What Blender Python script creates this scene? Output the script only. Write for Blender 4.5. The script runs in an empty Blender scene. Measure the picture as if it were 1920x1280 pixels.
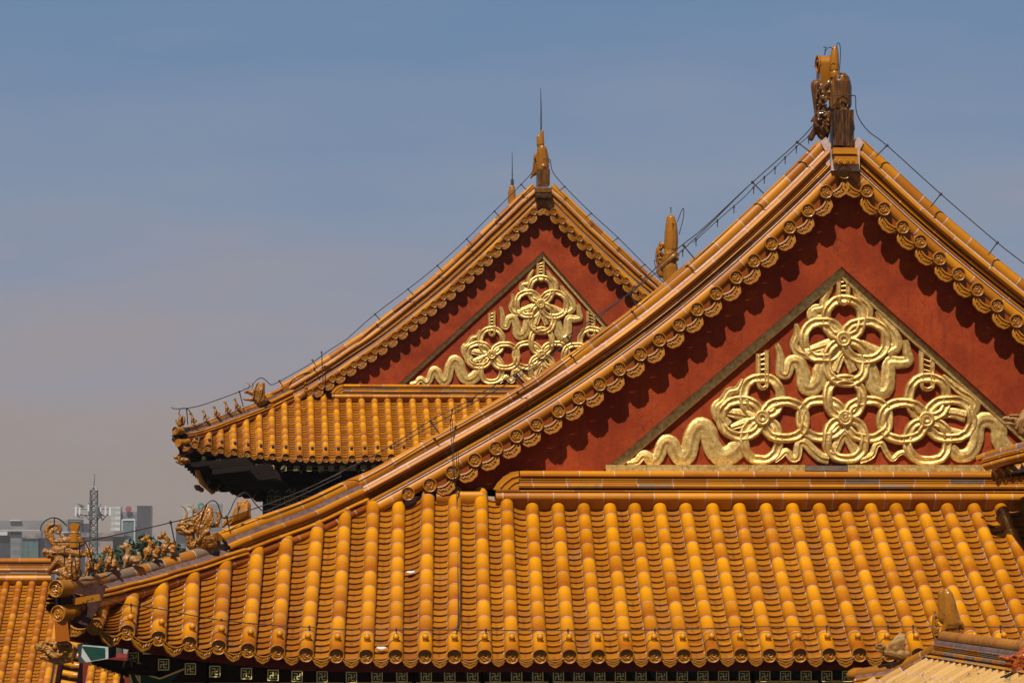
import bpy, math, random
from mathutils import Vector, Matrix
R = math.radians
random.seed(7)
scene = bpy.context.scene
COL = scene.collection
# ------------------------------------------------------------------ camera
F = 4760.0; CX, CY = 960.0, 640.0
HC = 16.0
YAW = math.atan((960-590)/F); PITCH = math.atan(400/F)
cam = bpy.data.cameras.new('camera'); cam_o = bpy.data.objects.new('camera', cam); COL.objects.link(cam_o)
cam.sensor_width = 36; cam.lens = F/1920*36; cam.clip_end = 20000; cam.clip_start = 0.5
cam_o.location = (0, 0, HC)
cam_o.rotation_euler = (R(90)+PITCH, 0, -YAW)
scene.camera = cam_o
_cp, _sp, _cy, _sy = math.cos(PITCH), math.sin(PITCH), math.cos(YAW), math.sin(YAW)
def ray(px, py):
    a = (px-CX)/F; b = (CY-py)/F
    fwd, up = _cp - b*_sp, _sp + b*_cp
    return Vector((a*_cy + fwd*_sy, -a*_sy + fwd*_cy, up))
def P(px, py, Y):
    d = ray(px, py); return Vector((0, 0, HC)) + d*(Y/d.y)
# ------------------------------------------------------------------ light
SUN_EL, SUN_AZ = R(57), R(21)       # the sun stands behind the camera, a little to its left
world = bpy.data.worlds.new("World"); scene.world = world; world.use_nodes = True
nt = world.node_tree; nt.nodes.clear()
def nn(t, typ, **kw):
    n = t.nodes.new(typ)
    for k, v in kw.items(): setattr(n, k, v)
    return n
out = nn(nt, 'ShaderNodeOutputWorld'); bg = nn(nt, 'ShaderNodeBackground')
sky = nn(nt, 'ShaderNodeTexSky', sky_type='NISHITA', sun_disc=False)
sky.sun_elevation = SUN_EL; sky.sun_rotation = R(180)+SUN_AZ; sky.dust_density = 3; sky.altitude = 50
tc = nn(nt, 'ShaderNodeTexCoord'); sep = nn(nt, 'ShaderNodeSeparateXYZ'); ramp = nn(nt, 'ShaderNodeValToRGB')
nz = nn(nt, 'ShaderNodeTexNoise'); nz.inputs['Scale'].default_value = 8; nz.inputs['Detail'].default_value = 5
mp = nn(nt, 'ShaderNodeMapping'); mp.inputs['Scale'].default_value = (1, 1, 5); mp.inputs['Rotation'].default_value = (0, R(12), 0)
mad = nn(nt, 'ShaderNodeMath', operation='MULTIPLY_ADD'); mad.inputs[1].default_value = 0.10
sub = nn(nt, 'ShaderNodeMath', operation='SUBTRACT'); sub.inputs[1].default_value = 0.05
nt.links.new(tc.outputs['Generated'], sep.inputs[0]); nt.links.new(tc.outputs['Generated'], mp.inputs[0]); nt.links.new(mp.outputs[0], nz.inputs['Vector'])
nt.links.new(nz.outputs[0], mad.inputs[0]); nt.links.new(sep.outputs['Z'], mad.inputs[2]); nt.links.new(mad.outputs[0], sub.inputs[0])
nt.links.new(sub.outputs[0], ramp.inputs[0])
cr = ramp.color_ramp
SKYC = [(0.0, (.340, .280, .240)), (.03, (.345, .288, .258)), (.055, (.345, .300, .300)), (.085, (.310, .304, .358)), (.135, (.235, .296, .412)), (.215, (.152, .250, .412)), (.5, (.05, .10, .23)), (1.0, (.035, .075, .18))]
while len(cr.elements) < len(SKYC): cr.elements.new(.5)
for e, (p, c) in zip(cr.elements, SKYC): e.position = p; e.color = (*c, 1)
mulr = nn(nt, 'ShaderNodeMix', data_type='RGBA', blend_type='MIX'); mulr.inputs[0].default_value = .9
nsc = nn(nt, 'ShaderNodeMix', data_type='RGBA', blend_type='MULTIPLY'); nsc.inputs[0].default_value = 1
nsc.inputs[7].default_value = (.5, .5, .5, 1)
# the gradient stands for the dusty summer air over the horizon; strengths are physical / 0.1
sc10 = nn(nt, 'ShaderNodeMix', data_type='RGBA', blend_type='MULTIPLY', clamp_result=False); sc10.inputs[0].default_value = 1; sc10.inputs[7].default_value = (10, 10, 10, 1)
nt.links.new(ramp.outputs[0], sc10.inputs[6])
nt.links.new(sky.outputs[0], nsc.inputs[6]); nt.links.new(nsc.outputs[2], mulr.inputs[6]); nt.links.new(sc10.outputs[2], mulr.inputs[7])
nt.links.new(mulr.outputs[2], bg.inputs[0]); bg.inputs[1].default_value = 0.066
nt.links.new(bg.outputs[0], out.inputs[0])
sl = bpy.data.lights.new('sun', 'SUN'); sl.energy = 5.0; sl.angle = R(.53); sl.color = (1, .955, .88)
so = bpy.data.objects.new('sun', sl); COL.objects.link(so); so.location = (-8, -20, 60)
sdir = Vector((math.sin(SUN_AZ)*math.cos(SUN_EL), math.cos(SUN_AZ)*math.cos(SUN_EL), -math.sin(SUN_EL)))
so.rotation_euler = sdir.to_track_quat('-Z', 'Y').to_euler()
scene.view_settings.view_transform = 'Standard'; scene.view_settings.look = 'None'
scene.view_settings.exposure = 0.62; scene.view_settings.gamma = 1
# ------------------------------------------------------------------ materials
MATS = {}
KA = .62      # base colours below are written for a brighter exposure
def kk_(c): return tuple(v*KA for v in c)
def newmat(name):
    m = bpy.data.materials.new(name); m.use_nodes = True; t = m.node_tree
    b = t.nodes['Principled BSDF']; MATS[name] = m
    return m, t, b
def mixc(t, fac, a, b, mode='MIX'):
    n = nn(t, 'ShaderNodeMix', data_type='RGBA', blend_type=mode)
    for i, x in ((0, fac), (6, a), (7, b)):
        if hasattr(x, 'default_value') or hasattr(x, 'links'): t.links.new(x, n.inputs[i])
        else: n.inputs[i].default_value = x if i == 0 else (*x, 1)
    return n.outputs[2]
def math_(t, op, a, b=0.0, clamp=False):
    n = nn(t, 'ShaderNodeMath', operation=op); n.use_clamp = clamp
    for i, x in ((0, a), (1, b)):
        if isinstance(x, (int, float)): n.inputs[i].default_value = x
        else: t.links.new(x, n.inputs[i])
    return n.outputs[0]
def noise(t, scale, detail=4, rough=.55, vec=None, stretch=None):
    n = nn(t, 'ShaderNodeTexNoise'); n.inputs['Scale'].default_value = scale; n.inputs['Detail'].default_value = detail; n.inputs['Roughness'].default_value = rough
    g = nn(t, 'ShaderNodeNewGeometry').outputs['Position'] if vec is None else vec
    if stretch:
        m = nn(t, 'ShaderNodeMapping'); m.inputs['Scale'].default_value = stretch; t.links.new(g, m.inputs[0]); g = m.outputs[0]
    t.links.new(g, n.inputs['Vector']); return n.outputs[0]
def step(t, x, lo, hi):
    n = nn(t, 'ShaderNodeMapRange'); n.inputs[1].default_value = lo; n.inputs[2].default_value = hi
    t.links.new(x, n.inputs[0]); return n.outputs[0]
def bump(t, b, h, strength=.3, dist=.01):
    n = nn(t, 'ShaderNodeBump'); n.inputs['Strength'].default_value = strength; n.inputs['Distance'].default_value = dist
    t.links.new(h, n.inputs['Height']); t.links.new(n.outputs[0], b.inputs['Normal'])
def attr(t, name):
    n = nn(t, 'ShaderNodeAttribute'); n.attribute_name = name; return n.outputs['Fac']
def glaze(name, lo, hi, rough=.27, weather=0.0, streak=False, grad=0.0, bare=(.36, .25, .15), wavy=.06, bst=.07, carve=0.0, streaky=False):
    lo, hi, bare = kk_(lo), kk_(hi), kk_(bare)
    m, t, b = newmat(name)
    tint = attr(t, 'tint'); gv = attr(t, 'gv')
    n1 = noise(t, 6, stretch=(5, 5, .5) if streaky else None); n2 = noise(t, 38, 5, stretch=(1.6, 1.6, .12) if streaky else None); n3 = noise(t, 130, 3)
    x = math_(t, 'ADD', tint, math_(t, 'MULTIPLY', math_(t, 'SUBTRACT', n1, .5), .3))
    x = math_(t, 'ADD', x, math_(t, 'MULTIPLY', math_(t, 'SUBTRACT', n2, .52 if wavy < 1 else .57), wavy), True)
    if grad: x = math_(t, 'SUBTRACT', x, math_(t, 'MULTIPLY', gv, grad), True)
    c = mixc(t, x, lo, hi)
    # glaze pinholes and soot specks
    c = mixc(t, math_(t, 'MULTIPLY', step(t, n3, .70, .78), .15), c, (.16, .07, .02))
    rg = math_(t, 'ADD', math_(t, 'MULTIPLY', n1, .16), rough-.06)
    if streak:   # dark broken streak down the middle of each pan
        w = math_(t, 'MULTIPLY', step(t, gv, .30, .04), step(t, noise(t, 3.5, 3), .46, .62))
        w = math_(t, 'MULTIPLY', w, step(t, n2, .2, .7))
        c = mixc(t, math_(t, 'MULTIPLY', w, .75), c, (.055, .028, .02))
        pat = math_(t, 'MULTIPLY', step(t, noise(t, 2.2, 4), .52, .70), .38)
        c = mixc(t, pat, c, (.17, .08, .04))
    if weather:
        w = math_(t, 'ADD', math_(t, 'MULTIPLY', noise(t, 9, 6, .7), .75), math_(t, 'MULTIPLY', attr(t, 'wear'), .5))
        w = step(t, w, .80-weather, .84-weather)
        bc = mixc(t, n2, tuple(v*.35 for v in bare), tuple(v*1.15 for v in bare))
        c = mixc(t, w, c, bc); rg = math_(t, 'ADD', rg, math_(t, 'MULTIPLY', w, .45), True)
    t.links.new(c, b.inputs['Base Color']); t.links.new(rg, b.inputs['Roughness'])
    b.inputs['Specular IOR Level'].default_value = .24 if rough < .55 else .12; b.inputs['Coat Weight'].default_value = .07 if rough < .55 else 0; b.inputs['Coat Roughness'].default_value = .12
    h = math_(t, 'ADD', n2, math_(t, 'MULTIPLY', n3, .3))
    if carve:      # modelled scales and curls too small for the mesh
        vo = nn(t, 'ShaderNodeTexVoronoi', feature='F1'); vo.inputs['Scale'].default_value = carve
        t.links.new(nn(t, 'ShaderNodeNewGeometry').outputs['Position'], vo.inputs['Vector'])
        h = math_(t, 'SUBTRACT', math_(t, 'MULTIPLY', h, .6), math_(t, 'MULTIPLY', vo.outputs['Distance'], 1.3))
        bump(t, b, h, .55, .016)
    else: bump(t, b, h, bst, .012)
    return m
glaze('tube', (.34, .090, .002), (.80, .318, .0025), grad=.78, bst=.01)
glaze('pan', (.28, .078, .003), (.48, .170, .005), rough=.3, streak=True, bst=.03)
glaze('ridge', (.28, .068, .002), (.68, .255, .003), rough=.40, weather=.0)
glaze('ridge_worn', (.32, .09, .005), (.60, .23, .008), rough=.3, weather=.17, bare=(.33, .21, .12))
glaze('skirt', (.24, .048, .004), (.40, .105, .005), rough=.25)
glaze('orn', (.22, .068, .003), (.45, .165, .005), rough=.36, weather=.0)
glaze('old', (.26, .085, .010), (.54, .20, .018), rough=.42, weather=.28, bare=(.27, .17, .10), bst=.4)
glaze('pale_old', (.42, .20, .05), (.62, .36, .12), rough=.72, weather=.36, bare=(.22, .15, .09), bst=.8, wavy=.8)
glaze('beast', (.13, .04, .006), (.62, .25, .018), rough=.24, weather=.10, bare=(.34, .19, .09), wavy=2.2, carve=42)
glaze('beast_worn', (.22, .10, .03), (.50, .25, .06), rough=.45, weather=.27, bare=(.42, .26, .14), wavy=1.4, bst=.6)
glaze('beast_red', (.22, .035, .006), (.50, .11, .012), rough=.2, weather=0, wavy=1.6, carve=36)
glaze('smoothback', (.12, .035, .004), (.52, .20, .012), rough=.2, wavy=.7, bst=.25)
glaze('block_dark', (.03, .014, .006), (.30, .105, .012), rough=.25, weather=.02, bare=(.05, .03, .02), wavy=2.2, streaky=True)
def plain(name, c1, c2, rough=.8, sc=8, bstr=.3, bdist=.01, metal=0, stretch=None):
    c1, c2 = kk_(c1), kk_(c2)
    m, t, b = newmat(name)
    n = noise(t, sc, 6, .6, stretch=stretch)
    c = mixc(t, step(t, n, .3, .7), c1, c2)
    t.links.new(c, b.inputs['Base Color']); b.inputs['Roughness'].default_value = rough; b.inputs['Metallic'].default_value = metal; b.inputs['Specular IOR Level'].default_value = .15
    bump(t, b, noise(t, sc*5, 4), bstr, bdist)
    return m
plain('mortar', (.46, .29, .24), (.68, .48, .41), .95, 20)
plain('grime', (.09, .05, .042), (.21, .125, .11), .95, 14)
plain('maroon', (.05, .018, .014), (.12, .045, .035), .8, 12)
plain('wire', (.035, .03, .028), (.07, .06, .05), .6, 20)
plain('rod', (.10, .10, .10), (.2, .19, .17), .4, 20, metal=.8)
plain('green', (.006, .04, .026), (.012, .07, .043), .6, 12)
plain('blue', (.006, .012, .06), (.012, .028, .12), .6, 12)
plain('whitepaint', (.40, .40, .38), (.6, .6, .57), .7, 12)
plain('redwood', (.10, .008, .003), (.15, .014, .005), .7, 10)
plain('darkwood_shade', (.008, .005, .003), (.022, .010, .006), .9, 10)  # near-black timber, also the painted shade on ridge ends
plain('barewood', (.10, .075, .055), (.26, .20, .15), .95, 6, stretch=(1, 1, 12))
plain('stone', (.16, .15, .13), (.24, .23, .20), .9, .4)
plain('wallred', (.16, .02, .01), (.22, .03, .014), .9, 2)
plain('bark', (.06, .045, .03), (.12, .09, .06), .95, 6)
plain('steel', (.12, .12, .12), (.22, .22, .21), .5, 3, metal=.3)
plain('panelwhite', (.55, .56, .55), (.7, .7, .69), .5, 1)
# plaster
m, t, b = newmat('plaster')
n1 = noise(t, 1.6, 6, .65); n2 = noise(t, 14, 8, .7); n3 = noise(t, 60, 4)
c = mixc(t, step(t, n1, .35, .65), (.155, .018, .0035), (.245, .036, .0065))
c = mixc(t, math_(t, 'MULTIPLY', step(t, n2, .50, .68), .6), c, (.115, .014, .005))
w = math_(t, 'MULTIPLY', step(t, noise(t, 30, 6, .8, stretch=(1, 1, .45)), .60, .68), step(t, noise(t, 1.1, 2), .50, .62))
c = mixc(t, math_(t, 'MULTIPLY', w, .5), c, (.33, .17, .13))
st = math_(t, 'MULTIPLY', step(t, noise(t, 5, 5, .6, stretch=(4, 1, .35)), .54, .68), .5)
c = mixc(t, st, c, (.100, .015, .005))
vc = nn(t, 'ShaderNodeTexVoronoi', feature='DISTANCE_TO_EDGE'); vc.inputs['Scale'].default_value = 1.3
g_ = nn(t, 'ShaderNodeNewGeometry').outputs['Position']; wob = nn(t, 'ShaderNodeTexNoise'); wob.inputs['Scale'].default_value = 5; t.links.new(g_, wob.inputs['Vector'])
va = nn(t, 'ShaderNodeVectorMath', operation='MULTIPLY_ADD'); va.inputs[1].default_value = (.5, .5, .5); t.links.new(wob.outputs[1], va.inputs[0]); t.links.new(g_, va.inputs[2]); t.links.new(va.outputs[0], vc.inputs['Vector'])
crk = math_(t, 'MULTIPLY', step(t, vc.outputs['Distance'], .008, .003), step(t, n1, .45, .55))
c = mixc(t, math_(t, 'MULTIPLY', crk, .6), c, (.04, .010, .006))
t.links.new(c, b.inputs['Base Color']); b.inputs['Roughness'].default_value = .85; b.inputs['Specular IOR Level'].default_value = .12
bump(t, b, math_(t, 'ADD', n2, math_(t, 'MULTIPLY', n3, .4)), .55, .02)
# gold leaf
m, t, b = newmat('gold')
n1 = noise(t, 18, 6, .65); n2 = noise(t, 90, 4, .7)
c = mixc(t, step(t, n1, .38, .62), (.44, .25, .055), (.72, .49, .17))
c = mixc(t, math_(t, 'MULTIPLY', step(t, n2, .54, .66), .7), c, (.20, .085, .02))
t.links.new(c, b.inputs['Base Color']); b.inputs['Metallic'].default_value = .68; b.inputs['Roughness'].default_value = .40
bump(t, b, math_(t, 'ADD', n2, n1), .45, .012)
m, t, b = newmat('goldpaint')
b.inputs['Base Color'].default_value = (.66, .46, .14, 1); b.inputs['Roughness'].default_value = .5; b.inputs['Metallic'].default_value = .2
# leaves
m, t, b = newmat('leaf')
c = mixc(t, attr(t, 'tint'), (.010, .022, .009), (.034, .052, .018))
t.links.new(c, b.inputs['Base Color']); b.inputs['Roughness'].default_value = .6
# ------------------------------------------------------------------ mesh helpers
class MB:
    def __init__(s): s.v = []; s.f = []; s.m = []; s.t = []; s.w = []; s.g = []; s.names = []
    def mi(s, mat):
        if mat not in s.names: s.names.append(mat)
        return s.names.index(mat)
    def vert(s, p, g=0.0): s.v.append(tuple(p)); s.g.append(g); return len(s.v)-1
    def face(s, idx, mat, tint=.5, wear=0.0): s.f.append(tuple(idx)); s.m.append(s.mi(mat)); s.t.append(tint); s.w.append(wear)
    def poly(s, pts, mat, tint=.5): s.face([s.vert(p) for p in pts], mat, tint)
    def grid(s, rows, mat, tint=.5, gs=None, closed=False, wear=0.0, flip=False):
        idx = [[s.vert(p, (gs[i][j] if gs else 0.0)) for j, p in enumerate(r)] for i, r in enumerate(rows)]
        for i in range(len(rows)-1):
            n = len(rows[i]); last = n if closed else n-1
            for j in range(last):
                k = (j+1) % n
                q = (idx[i][j], idx[i][k], idx[i+1][k], idx[i+1][j])
                s.face(q[::-1] if flip else q, mat, tint, wear)
        return idx
    def tube(s, path, r, mat, n=6, tint=.5, cap=True, rad=None):
        path = [Vector(p) for p in path]; rows = []
        nrm = None
        for i, p in enumerate(path):
            d = (path[min(i+1, len(path)-1)] - path[max(i-1, 0)])
            if d.length < 1e-9: d = Vector((0, 0, 1))
            d.normalize()
            if nrm is None:
                nrm = d.cross(Vector((0, 0, 1)) if abs(d.z) < .9 else Vector((1, 0, 0))).normalized()
            else:
                nrm = (nrm - d*nrm.dot(d)).normalized()
            b2 = d.cross(nrm); rr = rad[i] if rad else r
            rows.append([p + (nrm*math.cos(2*math.pi*k/n) + b2*math.sin(2*math.pi*k/n))*rr for k in range(n)])
        idx = s.grid(rows, mat, tint, closed=True)
        if cap:
            s.face(idx[0][::-1], mat, tint); s.face(idx[-1], mat, tint)
    def box(s, c, size, mat, rot=None, tint=.5):
        c = Vector(c); hx, hy, hz = [x/2 for x in size]
        M = rot or Matrix.Identity(3)
        vs = [s.vert(c + M @ Vector((x, y, z))) for x in (-hx, hx) for y in (-hy, hy) for z in (-hz, hz)]
        for q in ((0, 1, 3, 2), (4, 6, 7, 5), (0, 4, 5, 1), (2, 3, 7, 6), (0, 2, 6, 4), (1, 5, 7, 3)):
            s.face([vs[i] for i in q], mat, tint)
    def prism(s, poly, y0, y1, mat, tint=.5, bevel=0.0):
        """poly: list of (x,z); front at y0 (towards the camera), back at y1"""
        n = len(poly)
        a = [s.vert((x, y0, z)) for x, z in poly]; c = [s.vert((x, y1, z)) for x, z in poly]
        s.face(a, mat, tint); s.face(c[::-1], mat, tint)
        for i in range(n):
            j = (i+1) % n; s.face((a[j], a[i], c[i], c[j]), mat, tint)
    def add(s, o, M):
        off = len(s.v)
        s.v += [tuple(M @ Vector(p)) for p in o.v]; s.g += o.g
        for f, m_, t_, w_ in zip(o.f, o.m, o.t, o.w): s.face([i+off for i in f], o.names[m_], t_, w_)
    def mesh(s, name, smooth=38, origin=Vector((0, 0, 0))):
        me = bpy.data.meshes.new(name)
        me.from_pydata([tuple(Vector(p)-origin) for p in s.v], [], s.f)
        for nme in s.names: me.materials.append(MATS[nme])
        me.polygons.foreach_set('material_index', s.m)
        a = me.attributes.new('tint', 'FLOAT', 'FACE'); a.data.foreach_set('value', s.t)
        a = me.attributes.new('wear', 'FLOAT', 'FACE'); a.data.foreach_set('value', s.w)
        a = me.attributes.new('gv', 'FLOAT', 'POINT'); a.data.foreach_set('value', s.g)
        if smooth:
            me.shade_smooth(); me.set_sharp_from_angle(angle=R(smooth))
        me.update(); return me
WL = {}
def tagp(o, label=None, cat=None, group=None, kind=None):
    if label: o['label'] = label
    if cat: o['category'] = cat
    if group: o['group'] = group
    if kind: o['kind'] = kind
    return o
def link(name, me, parent=None, loc=None, rot=None, scale=None):
    o = bpy.data.objects.new(name, me); COL.objects.link(o)
    loc = Vector(loc) if loc is not None else Vector((0, 0, 0))
    WL[o.name] = loc
    if parent is not None:
        o.parent = parent; o.location = loc - WL[parent.name]
    else: o.location = loc
    if rot is not None: o.rotation_euler = rot
    if scale is not None: o.scale = scale if hasattr(scale, '__len__') else (scale,)*3
    return o
def build(mb, name, parent=None, smooth=38, origin=None):
    og = Vector(origin) if origin is not None else Vector((0, 0, 0))
    return link(name, mb.mesh(name, smooth, og), parent, og)
def thing(name, loc, label, cat, group=None):
    o = bpy.data.objects.new(name, None); COL.objects.link(o); o.location = loc; WL[o.name] = Vector(loc)
    o.empty_display_size = .3
    return tagp(o, label, cat, group)
def catmull(pts, n=4):
    pts = [Vector(p) for p in pts]; outp = []
    for i in range(len(pts)-1):
        p0 = pts[max(i-1, 0)]; p1 = pts[i]; p2 = pts[i+1]; p3 = pts[min(i+2, len(pts)-1)]
        if i == 0: p0 = 2*p1 - p2
        if i == len(pts)-2: p3 = 2*p2 - p1
        for k in range(n):
            u = k/n
            outp.append(.5*((2*p1) + (-p0+p2)*u + (2*p0-5*p1+4*p2-p3)*u*u + (-p0+3*p1-3*p2+p3)*u**3))
    outp.append(pts[-1]); return outp
def interp(xs, ys, x):
    if x <= xs[0]:
        return ys[0] + (x-xs[0])*(ys[1]-ys[0])/(xs[1]-xs[0])
    for i in range(len(xs)-1):
        if x <= xs[i+1]: return ys[i] + (x-xs[i])*(ys[i+1]-ys[i])/(xs[i+1]-xs[i])
    return ys[-1] + (x-xs[-1])*(ys[-1]-ys[-2])/(xs[-1]-xs[-2])
class Path:
    def __init__(s, pts):
        s.p = [Vector(p) for p in pts]; s.d = [0.0]
        for a, b in zip(s.p, s.p[1:]): s.d.append(s.d[-1]+(b-a).length)
        s.L = s.d[-1]
    def at(s, x):
        if x <= 0: return s.p[0] + (s.p[1]-s.p[0]).normalized()*x
        if x >= s.L: return s.p[-1] + (s.p[-1]-s.p[-2]).normalized()*(x-s.L)
        import bisect
        i = min(bisect.bisect_right(s.d, x)-1, len(s.p)-2)
        u = (x-s.d[i])/(s.d[i+1]-s.d[i]); return s.p[i].lerp(s.p[i+1], u)
    def tan(s, x): return (s.at(x+.03)-s.at(x-.03)).normalized()
ZU = Vector((0, 0, 1))
def sweep(mb, path, prof, frame, mat, seg=.5, joint=.012, phase=0.0, mort='mortar', tint=(.2, .9), sub=2, wear=.0, x0=0.0, x1=None, caps=True):
    """profile band swept along a path as a row of separate tiles with mortar joints between them.
    frame(tangent)->(a,b) axes for the profile coordinates"""
    x1 = path.L if x1 is None else x1
    def sec(x):
        p = path.at(x); a, b = frame(path.tan(x)); return [p + a*u + b*w for u, w in prof]
    x = x0; first = True
    while x < x1-1e-4:
        ln = seg*(phase if first and phase else 1.0)*random.uniform(.96, 1.04); first = False
        e = min(x+ln, x1)
        tt = random.uniform(*tint); ww = wear*random.random()
        hi = e-joint if e < x1 else e
        if hi > x:
            n = max(1, int(math.ceil((hi-x)/.18*sub/2)))
            rows = [sec(x+(hi-x)*i/n) for i in range(n+1)]
            mb.grid(rows, mat, tt, gs=[[i/n]*len(prof) for i in range(n+1)], wear=ww)
            if e < x1: mb.grid([rows[-1], sec(e)], mort, .5)
        x = e
    if caps and len(prof) > 2:
        for xx in (x0, x1):
            mb.poly(sec(xx), mat, .4)
# ------------------------------------------------------------------ roof rows
def row_path(B, T, sag=.05, lift=.0):
    B = Vector(B); T = Vector(T); n = 10; pts = []
    for i in range(n+1):
        u = i/n; p = B.lerp(T, u); p.z -= sag*4*u*(1-u); pts.append(p)
    return Path(pts)      # runs from the eave upwards
def row_frame(tn, lat):
    nr = lat.cross(tn).normalized()
    if nr.z < 0: nr = -nr
    return nr
def tile_row(path, lat, r=.09, seg=.385, n=10, mat='tube', x1=None, mort=True, base=-.075, tint=(.15, 1.0)):
    mb = MB(); x1 = path.L if x1 is None else x1
    lat = lat.normalized()
    def ring(x, rr):
        p = path.at(x); tn = path.tan(x); nr = row_frame(tn, lat); pts = [p - lat*rr + nr*base]
        for k in range(n+1):
            a = math.pi*k/n; pts.append(p - lat*rr*math.cos(a) + nr*rr*math.sin(a))
        pts.append(p + lat*rr*.80 - nr*.012); pts.append(p + lat*rr*.78 + nr*base); return pts
    x = 0.0; first = True
    while x < x1-.02:
        ln = seg*random.uniform(.97, 1.03)*(1.15 if first else 1); e = min(x+ln, x1)
        if x1-e < .1: e = x1
        tt = random.uniform(*tint); wob = random.uniform(-.0015, .0015)
        q = 5; rows = []; gs = []
        for i in range(q+1):
            u = i/q; rr = r + wob + .0035*math.sin(math.pi*min(1, u*1.0)) - .004*u
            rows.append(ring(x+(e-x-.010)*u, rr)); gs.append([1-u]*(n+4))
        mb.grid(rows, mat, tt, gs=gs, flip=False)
        mb.grid([rows[-1], ring(e-.010, r+.0015)], 'mortar'); mb.grid([ring(e-.010, r+.0015), ring(e, r+.0015)], 'mortar')
        x = e; first = False
    if mort:
        for sgn in (-1,):
            rows = []
            m_ = int(x1/.12)+1
            for i in range(m_+1):
                xx = x1*i/m_; p = path.at(xx); nr = row_frame(path.tan(xx), lat); j = random.uniform(-.004, .004)
                rows.append([p + lat*sgn*(r-.004) + nr*(-.012+j), p + lat*sgn*(r+.012+j) - nr*.050])
            mb.grid(rows, 'mortar', flip=sgn > 0)
    return mb
def pan_run(pa, pb, lata, latb, r=.085, stepl=.147, sag=.05, x1=None, mat='pan', n=6, lip=.015, rise=.034, back=.05, top_flat=True):
    """concave overlapping pan tiles between two rows"""
    mb = MB(); x1 = x1 if x1 else (pa.L+pb.L)/2
    def sec(x, h):
        a = pa.at(min(x, pa.L)) + lata*r*.84; b = pb.at(min(x, pb.L)) - latb*r
        nr = (row_frame(pa.tan(x), lata)+row_frame(pb.tan(x), latb)).normalized(); o = []
        for k in range(n+1):
            u = k/n; o.append(a.lerp(b, u) + nr*(h - .044 - sag*(1-(2*u-1)**2)))
        return o
    g = [abs(2*k/n-1) for k in range(n+1)]
    ns = max(1, int(round(x1/stepl))); st = x1/ns
    base = random.uniform(.25, .6)
    for j in range(ns):
        x = j*st + random.uniform(-.006, .006) if j else -.03
        tt = min(1, max(0, base + random.uniform(-.28, .28))); dz = random.uniform(-.002, .003)
        up = min(x+st+back, x1+.02)
        lo_ = sec(x, rise+dz); hi_ = sec(up, .002)
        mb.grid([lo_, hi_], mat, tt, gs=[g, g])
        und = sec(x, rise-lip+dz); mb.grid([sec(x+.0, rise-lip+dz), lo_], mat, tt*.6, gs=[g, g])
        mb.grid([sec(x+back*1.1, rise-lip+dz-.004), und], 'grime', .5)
    # bed of mortar under the pans so nothing shows through the gaps
    q = 6; mb.grid([sec(x1*i/q, -.014) for i in range(q+1)], 'grime')
    return mb
def squiggle(kind, s=1.0):
    """small dragon or cloud curls as polylines (x,z) in the unit disc"""
    rnd = random.Random(kind); L = []
    L.append([(-.55, .25), (-.35, .45), (-.05, .35), (.05, .1), (-.15, -.05), (-.05, -.3), (.25, -.3), (.45, -.05), (.35, .2), (.55, .35)])
    L.append([(-.6, -.1), (-.4, -.3), (-.3, -.5), (0, -.55)])
    L.append([(.1, .55), (.3, .5), (.15, .3)]); L.append([(-.45, .0), (-.25, .1), (-.3, -.15)])
    L.append([(.5, -.35), (.3, -.5), (.15, -.45)])
    return [[(x*s+rnd.uniform(-.05, .05), z*s+rnd.uniform(-.05, .05)) for x, z in l] for l in L]
def disc_mesh(name, r=.0975, kind=1, spiral=False, mat='orn', depth=.22, hi=True):
    """round end tile: local -Y is the front, lower half closed by the disc"""
    mb = MB(); n = 28 if hi else 18
    def ringp(rr, y): return [Vector((rr*math.cos(2*math.pi*k/n), y, rr*math.sin(2*math.pi*k/n))) for k in range(n)]
    prof = [(r*.95, depth), (r*.97, .03), (r*1.01, .006), (r*.985, -.008), (r*.92, -.012), (r*.84, -.008), (r*.80, .010), (r*.76, .020), (r*.30, .018)]
    idx = mb.grid([ringp(rr, y) for rr, y in prof], mat, .72, closed=True, flip=True)
    mb.face(idx[-1][::-1], mat, .6)
    if spiral:
        for rr in (.46, .20):
            mb.tube([(r*rr*math.cos(a*2*math.pi/12), .004, r*rr*math.sin(a*2*math.pi/12)) for a in range(13)], r*.055, mat, 5, .8, cap=False)
    else:
        for l in squiggle(kind, .95):
            pts = catmull([(x*r*.98, .012, z*r*.98) for x, z in l], 3)
            k = len(pts); mb.tube(pts, r*.07, mat, 5, .85, rad=[r*(.05+.045*math.sin(math.pi*i/(k-1))) for i in range(k)])
    return mb.mesh(name, 50)
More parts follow.
